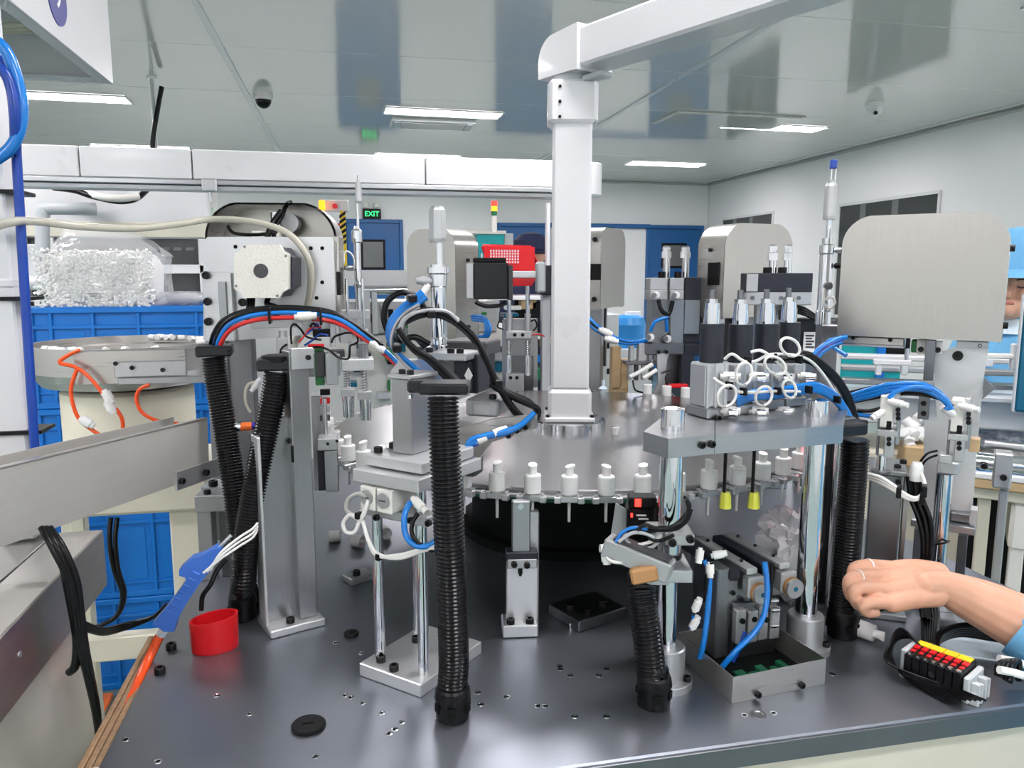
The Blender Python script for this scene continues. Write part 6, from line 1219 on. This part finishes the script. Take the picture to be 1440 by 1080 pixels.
hd = blob('head', [tube_path([(hx+.03, .03, hz-.16), (hx+.02, .0, hz-.08)], [.05, .055]), tube_path([(hx-.005, -.045, hz-.085), (hx+.005, -.02, hz-.02), (hx+.015, .0, hz+.05)], [.055, .078, .09]), tube_path([(hx-.008, -.088, hz-.105), (hx-.006, -.078, hz-.09)], [.024, .03]), tube_path([(hx-.006, -.10, hz-.022), (hx-.008, -.115, hz-.05)], [.010, .014]), ([(hx-.045, -.082, hz-.05)], [.022]), ([(hx+.035, -.086, hz-.05)], [.022]), tube_path([(hx-.05, -.078, hz-.0), (hx+.04, -.082, hz-.0)], [.016, .016]), tube_path([(hx+.092, .0, hz-.03), (hx+.095, .0, hz-.0)], [.013, .016]), tube_path([(hx-.072, .0, hz-.03), (hx-.075, .0, hz-.0)], [.013, .016])], .0055, 3, 'skin', pr.o)
for s_ in (-.038, .03): pr.add('eyelid', G().tube([(hx+s_-.013, -.095, hz-.026), (hx+s_, -.101, hz-.030), (hx+s_+.013, -.096, hz-.026)], .0022, 6), 'hair'); pr.add('eyebrow', G().tube([(hx+s_-.016, -.094, hz-.004), (hx+s_, -.1, hz-.001), (hx+s_+.016, -.095, hz-.005)], .0022, 6), 'hair')
pr.add('lips', G().tube([(hx-.028, -.1, hz-.083), (hx-.008, -.109, hz-.081), (hx+.012, -.102, hz-.083)], .0045, 8), 'lip')
def capf(u, v):
    a = 2*math.pi*u; r = .118*math.cos(v*1.5)**.45*(1+.03*math.sin(a*9)*(1-v)); return (hx+.012+r*math.cos(a), .005+r*1.1*math.sin(a), hz+.005+.012*math.sin(a)*-1+.16*math.sin(v*1.5))
pr.add('cap', G().sheet(capf, 40, 10, True, True), 'cloth_blue'); 
def brim(u, v): a = math.pi*(1.12+.76*u); r = .105+.065*v; return (hx+.005+r*math.cos(a)*.95, -.01+r*math.sin(a)*1.05, hz+.022-.03*v+.012*math.sin(math.pi*u))
pr.add('cap_brim', G().sheet(brim, 18, 5, True), 'cloth_blue'); pr.add('hair', G().lathe([(-.05, .07), (-.02, .094), (.02, .1)], (hx+.02, .03, hz), n=20), 'hair')
pr.add('collar', G().lathe([(0, .085), (.05, .07), (.055, .066)], (hx+.03, .03, hz-.19), n=20), 'cloth_pale')
for sx, tx in ((-.14, -1), (.2, 1)): blob('hand', [tube_path([(hx+sx, -.2, hz-.52), (hx+sx+.01, -.27, hz-.53)], [.036, .038])]+[tube_path([(hx+sx+.018*(k-1.5), -.28, hz-.53), (hx+sx+.02*(k-1.5), -.33, hz-.535), (hx+sx+.02*(k-1.5), -.355, hz-.56)], [.0105, .0095, .008]) for k in range(4)]+[tube_path([(hx+sx+.03*-tx, -.25, hz-.53), (hx+sx+.045*-tx, -.3, hz-.545)], [.012, .01])], .005, 2, 'skin' if tx > 0 else 'cloth_blue', pr.o)
# ================================================================== OPERATOR'S ARM AND HAND (right foreground)
op = T('person', 'operator outside the right edge reaching over the table with a bare hand', 'person', (1.42, .62, 0), 0)
YH = 1.02-.62
def hp_(px, py, dy=0.): return op.q(px, py, YH+dy)
W0 = hp_(1328, 828); FA = hp_(1440, 882, -.06); EL = hp_(1560, 945, -.16)
tb_ = []
def seg(pts, rs): tb_.append(tube_path([Vector(p) for p in pts], rs))
seg([hp_(1300, 822), hp_(1330, 827), hp_(1380, 852, -.02), FA, EL], [.025, .0285, .036, .0425, .047]); seg([hp_(1310, 818, .012), hp_(1380, 840, .0), hp_(1440, 866, -.04)], [.022, .030, .034])
# palm as parallel metacarpals; index (far, top) to little finger (near, low)
mc = [((1318, 805, .030), (1262, 799, .046)), ((1315, 814, .014), (1250, 811, .026)), ((1314, 826, 0.), (1248, 829, .006)), ((1316, 838, -.012), (1254, 849, -.010))]
for (a, b) in mc: seg([hp_(*a), hp_((a[0]+b[0])/2, (a[1]+b[1])/2-2, (a[2]+b[2])/2), hp_(*b)], [.018, .0165, .0142])
fg = [[(1262, 799, .046), (1220, 795, .046), (1200, 801, .040), (1202, 822, .030), (1215, 832, .026)], [(1250, 811, .026), (1215, 809, .024), (1194, 816, .018), (1196, 838, .012), (1210, 846, .010)], [(1248, 829, .006), (1215, 826, .0), (1200, 834, -.004), (1206, 850, -.004), (1220, 854, -.002)], [(1254, 849, -.010), (1228, 847, -.018), (1212, 852, -.020), (1220, 862, -.014), (1232, 862, -.010)]]
for k, f_ in enumerate(fg): seg([hp_(*p) for p in f_], [.0118, .0105, .0098, .0088, .0075] if k < 3 else [.0110, .0095, .0088, .008, .007])
seg([hp_(1232, 842, -.004), hp_(1216, 838, .006)], [.012, .011])
seg([hp_(1310, 812, .05), hp_(1270, 822, .065), hp_(1238, 832, .058), hp_(1216, 838, .05)], [.015, .0125, .0105, .009])
hb_ = blob('hand_and_forearm', tb_, .0024, 4, 'skin', op.o, 4)
nl = hp_(1197, 806, .028); ring_c = hp_(1222, 795, .046)
op.add('finger_ring', G().lathe([(-.0016, .0109), (-.0016, .0114), (.0016, .0114), (.0016, .0109)], ring_c, (hp_(1210, 797, .044)-ring_c), 20, cap=False), 'tube_white')
c_ = hp_(1208, 810, .022); op.add('finger_ring', G().lathe([(-.001, .0104), (-.001, .0108), (.001, .0108), (.001, .0104)], c_, (hp_(1200, 812, .02)-c_), 20, cap=False), 'white_plastic')
slv = [hp_(1452, 886, -.066), hp_(1480, 906, -.09), EL, Vector((-.05, .12, 1.22)), Vector((-.10, -.02, 1.38))]
blob('coat', [tube_path(slv, [.052, .056, .062, .07, .085]), tube_path([(0, 0, .55), (0, 0, .95), (0, .0, 1.3), (0, 0, 1.44)], [.21, .18, .17, .06]), tube_path([(-.12, 0, 1.36), (.2, 0, 1.36)], [.085, .085]), tube_path([(.2, 0, 1.36), (.25, -.05, 1.1), (.2, .1, .9)], [.075, .06, .05])], .012, 6, 'cloth_blue', op.o)
op.add('cuff', G().lathe([(-.012, .052), (-.012, .0565), (.014, .058), (.014, .054)], slv[0], slv[1]-slv[0], 24, cap=False), 'cloth_blue')
blob('legs', [tube_path([(-.1, 0, .04), (-.1, .0, .5), (-.08, 0, .85)], [.06, .07, .1]), tube_path([(.1, 0, .04), (.1, 0, .5), (.08, 0, .85)], [.06, .07, .1])], .016, 4, 'cloth_navy', op.o)
blob('head', [tube_path([(0, 0, 1.42), (0, -.0, 1.5)], [.05, .05]), tube_path([(-.02, .02, 1.54), (0, 0, 1.63)], [.075, .095]), ([(-.1, .03, 1.56)], [.016])], .01, 3, 'skin', op.o)
op.add('cap', G().lathe([(0, .105), (.04, .115), (.09, .09), (.11, 0)], (0, 0, 1.60), n=24), 'cloth_blue')
# ================================================================== TERMINAL BLOCK AND ITS CABLES
tm = T('terminal_block', 'black and red terminal strip with yellow markers lying on the table', 'terminal block', (.848, .915, TZ), -62)
n = 7; pw_ = .0115
tm.lb('din_rail', -.052, .045, .0, .036, .004, .010, 'matte_alu', .001); tm.lb('rail_foot', -.052, .045, .004, .032, 0, .004, 'matte_alu', .001)
for k in range(n):
    x = -.05+pw_*k; b_ = tm.lb('terminal', x, x+pw_-.0008, -.012, .05, .010, .046, 'black_plastic', .0015)
    tm.lb('red_bridge', x+.001, x+pw_-.002, .016, .028, .046, .049, 'red_plastic', .001, par=b_); tm.lb('red_bridge', x+.002, x+pw_-.003, .004, .012, .045, .0475, 'red_plastic', .001, par=b_)
    tm.lc('screw', (x+pw_/2, -.006, .044), (x+pw_/2, -.006, .048), .0036, 'chrome', n=12, par=b_)
for k in range(4): tm.lb('yellow_marker', -.05+.0195*k, -.05+.0195*k+.0187, .031, .047, .0465, .049, 'yellow_plastic', .0008); 
tm.lb('end_stop', n*pw_-.049, n*pw_-.040, -.006, .05, .0, .04, 'grey_paint', .002); tm.lb('end_stop', -.060, -.0515, .0, .04, .0, .046, 'grey_paint', .002)
for k in range(4): tm.lb('end_clip', n*pw_-.040, n*pw_-.028, -.002+.013*k, .004+.013*k, .0, .034-.004*(k % 2), 'grey_paint', .001)
tm.lb('end_clip', n*pw_-.040, n*pw_-.030, -.004, .046, .016, .020, 'grey_paint', .001)
kc = T('cable_bundle', 'thick black cable bundle curling to the terminal strip', 'cable bundle', (.87, 1.0, TZ), 0)
kp = lambda px, py, z: (lambda v: (v.x, v.y, v.z, 1))(kc.I @ on(px, py, TZ+z))
for k in range(6): kc.tube('black_cable', [kp(1290+k*5, 838, .05), kp(1298+k*4, 868, .03), kp(1300+k*3, 905, .022), kp(1302+k*3, 930, .016), kp(1310+k*4, 948, .03)], .0048, 'tube_black')
for k in range(5): kc.tube('black_cable', [kp(1440, 905-k*4, .022+.006*k), kp(1395, 898-k*4, .022+.006*k), kp(1350, 892-k*3, .022+.006*k), kp(1322, 900-k*2, .02+.005*k), kp(1308+k*2, 915, .014+.004*k)], .0052, 'tube_black')
for k in range(9): kc.tube('black_wire', [kp(1300+k*2, 935, .012+.003*k), kp(1285-k*2, 900-k*2, .02+.005*k), kp(1262-k*1.5, 900+k, .016+.004*k), kp(1254-k*1, 922+k, .01+.002*k), kp(1268+k*2, 948, .006+.002*k), kp(1296+k*6, 968, .004+.002*k), kp(1330+k*7, 985, .006+.003*k)], .0017, 'tube_black', 6)
kc.add('cable_wrap', G().cyl(kp(1302, 918, .02)[:3], kp(1312, 926, .022)[:3], .02, n=16), 'black_plastic')
for k in range(4): kc.tube('black_lead', [kp(1402+k*6, 950+k*3, .035), kp(1404+k*7, 935, .05), kp(1418+k*5, 930, .05), kp(1432, 945+k*4, .03)], .0042, 'tube_black')
for k in range(2): kc.tube('white_plug', [kp(1405, 926+k*16, .05), kp(1425, 930+k*16, .045), kp(1445, 936+k*16, .04)], .006, 'white_plastic')
t = T('corner_plate', 'small aluminium plate with black bolt under the operator hand', 'plate', on(1235, 868), -30); t.lb('plate', -.04, .045, -.01, .04, 0, .012, 'matte_alu', .002); t.lbolt((.0, .01, .012), .009, up=True); t.lb('block', -.03, .03, .015, .04, .012, .02, 'matte_alu', .002)
t = T('corner_plate', 'tiny aluminium block on the table behind the cable curl', 'plate', on(1318, 878), -30); t.lb('plate', -.025, .03, -.01, .02, 0, .016, 'matte_alu', .002); t.lbolt((-.01, .0, .016), .006, up=True)
t = T('blue_pad', 'pale grey plastic sheet lying behind the terminal strip', 'sheet', on(1370, 915), -30); t.lb('sheet', -.06, .12, -.03, .05, 0, .003, 'cloth_pale', .001)
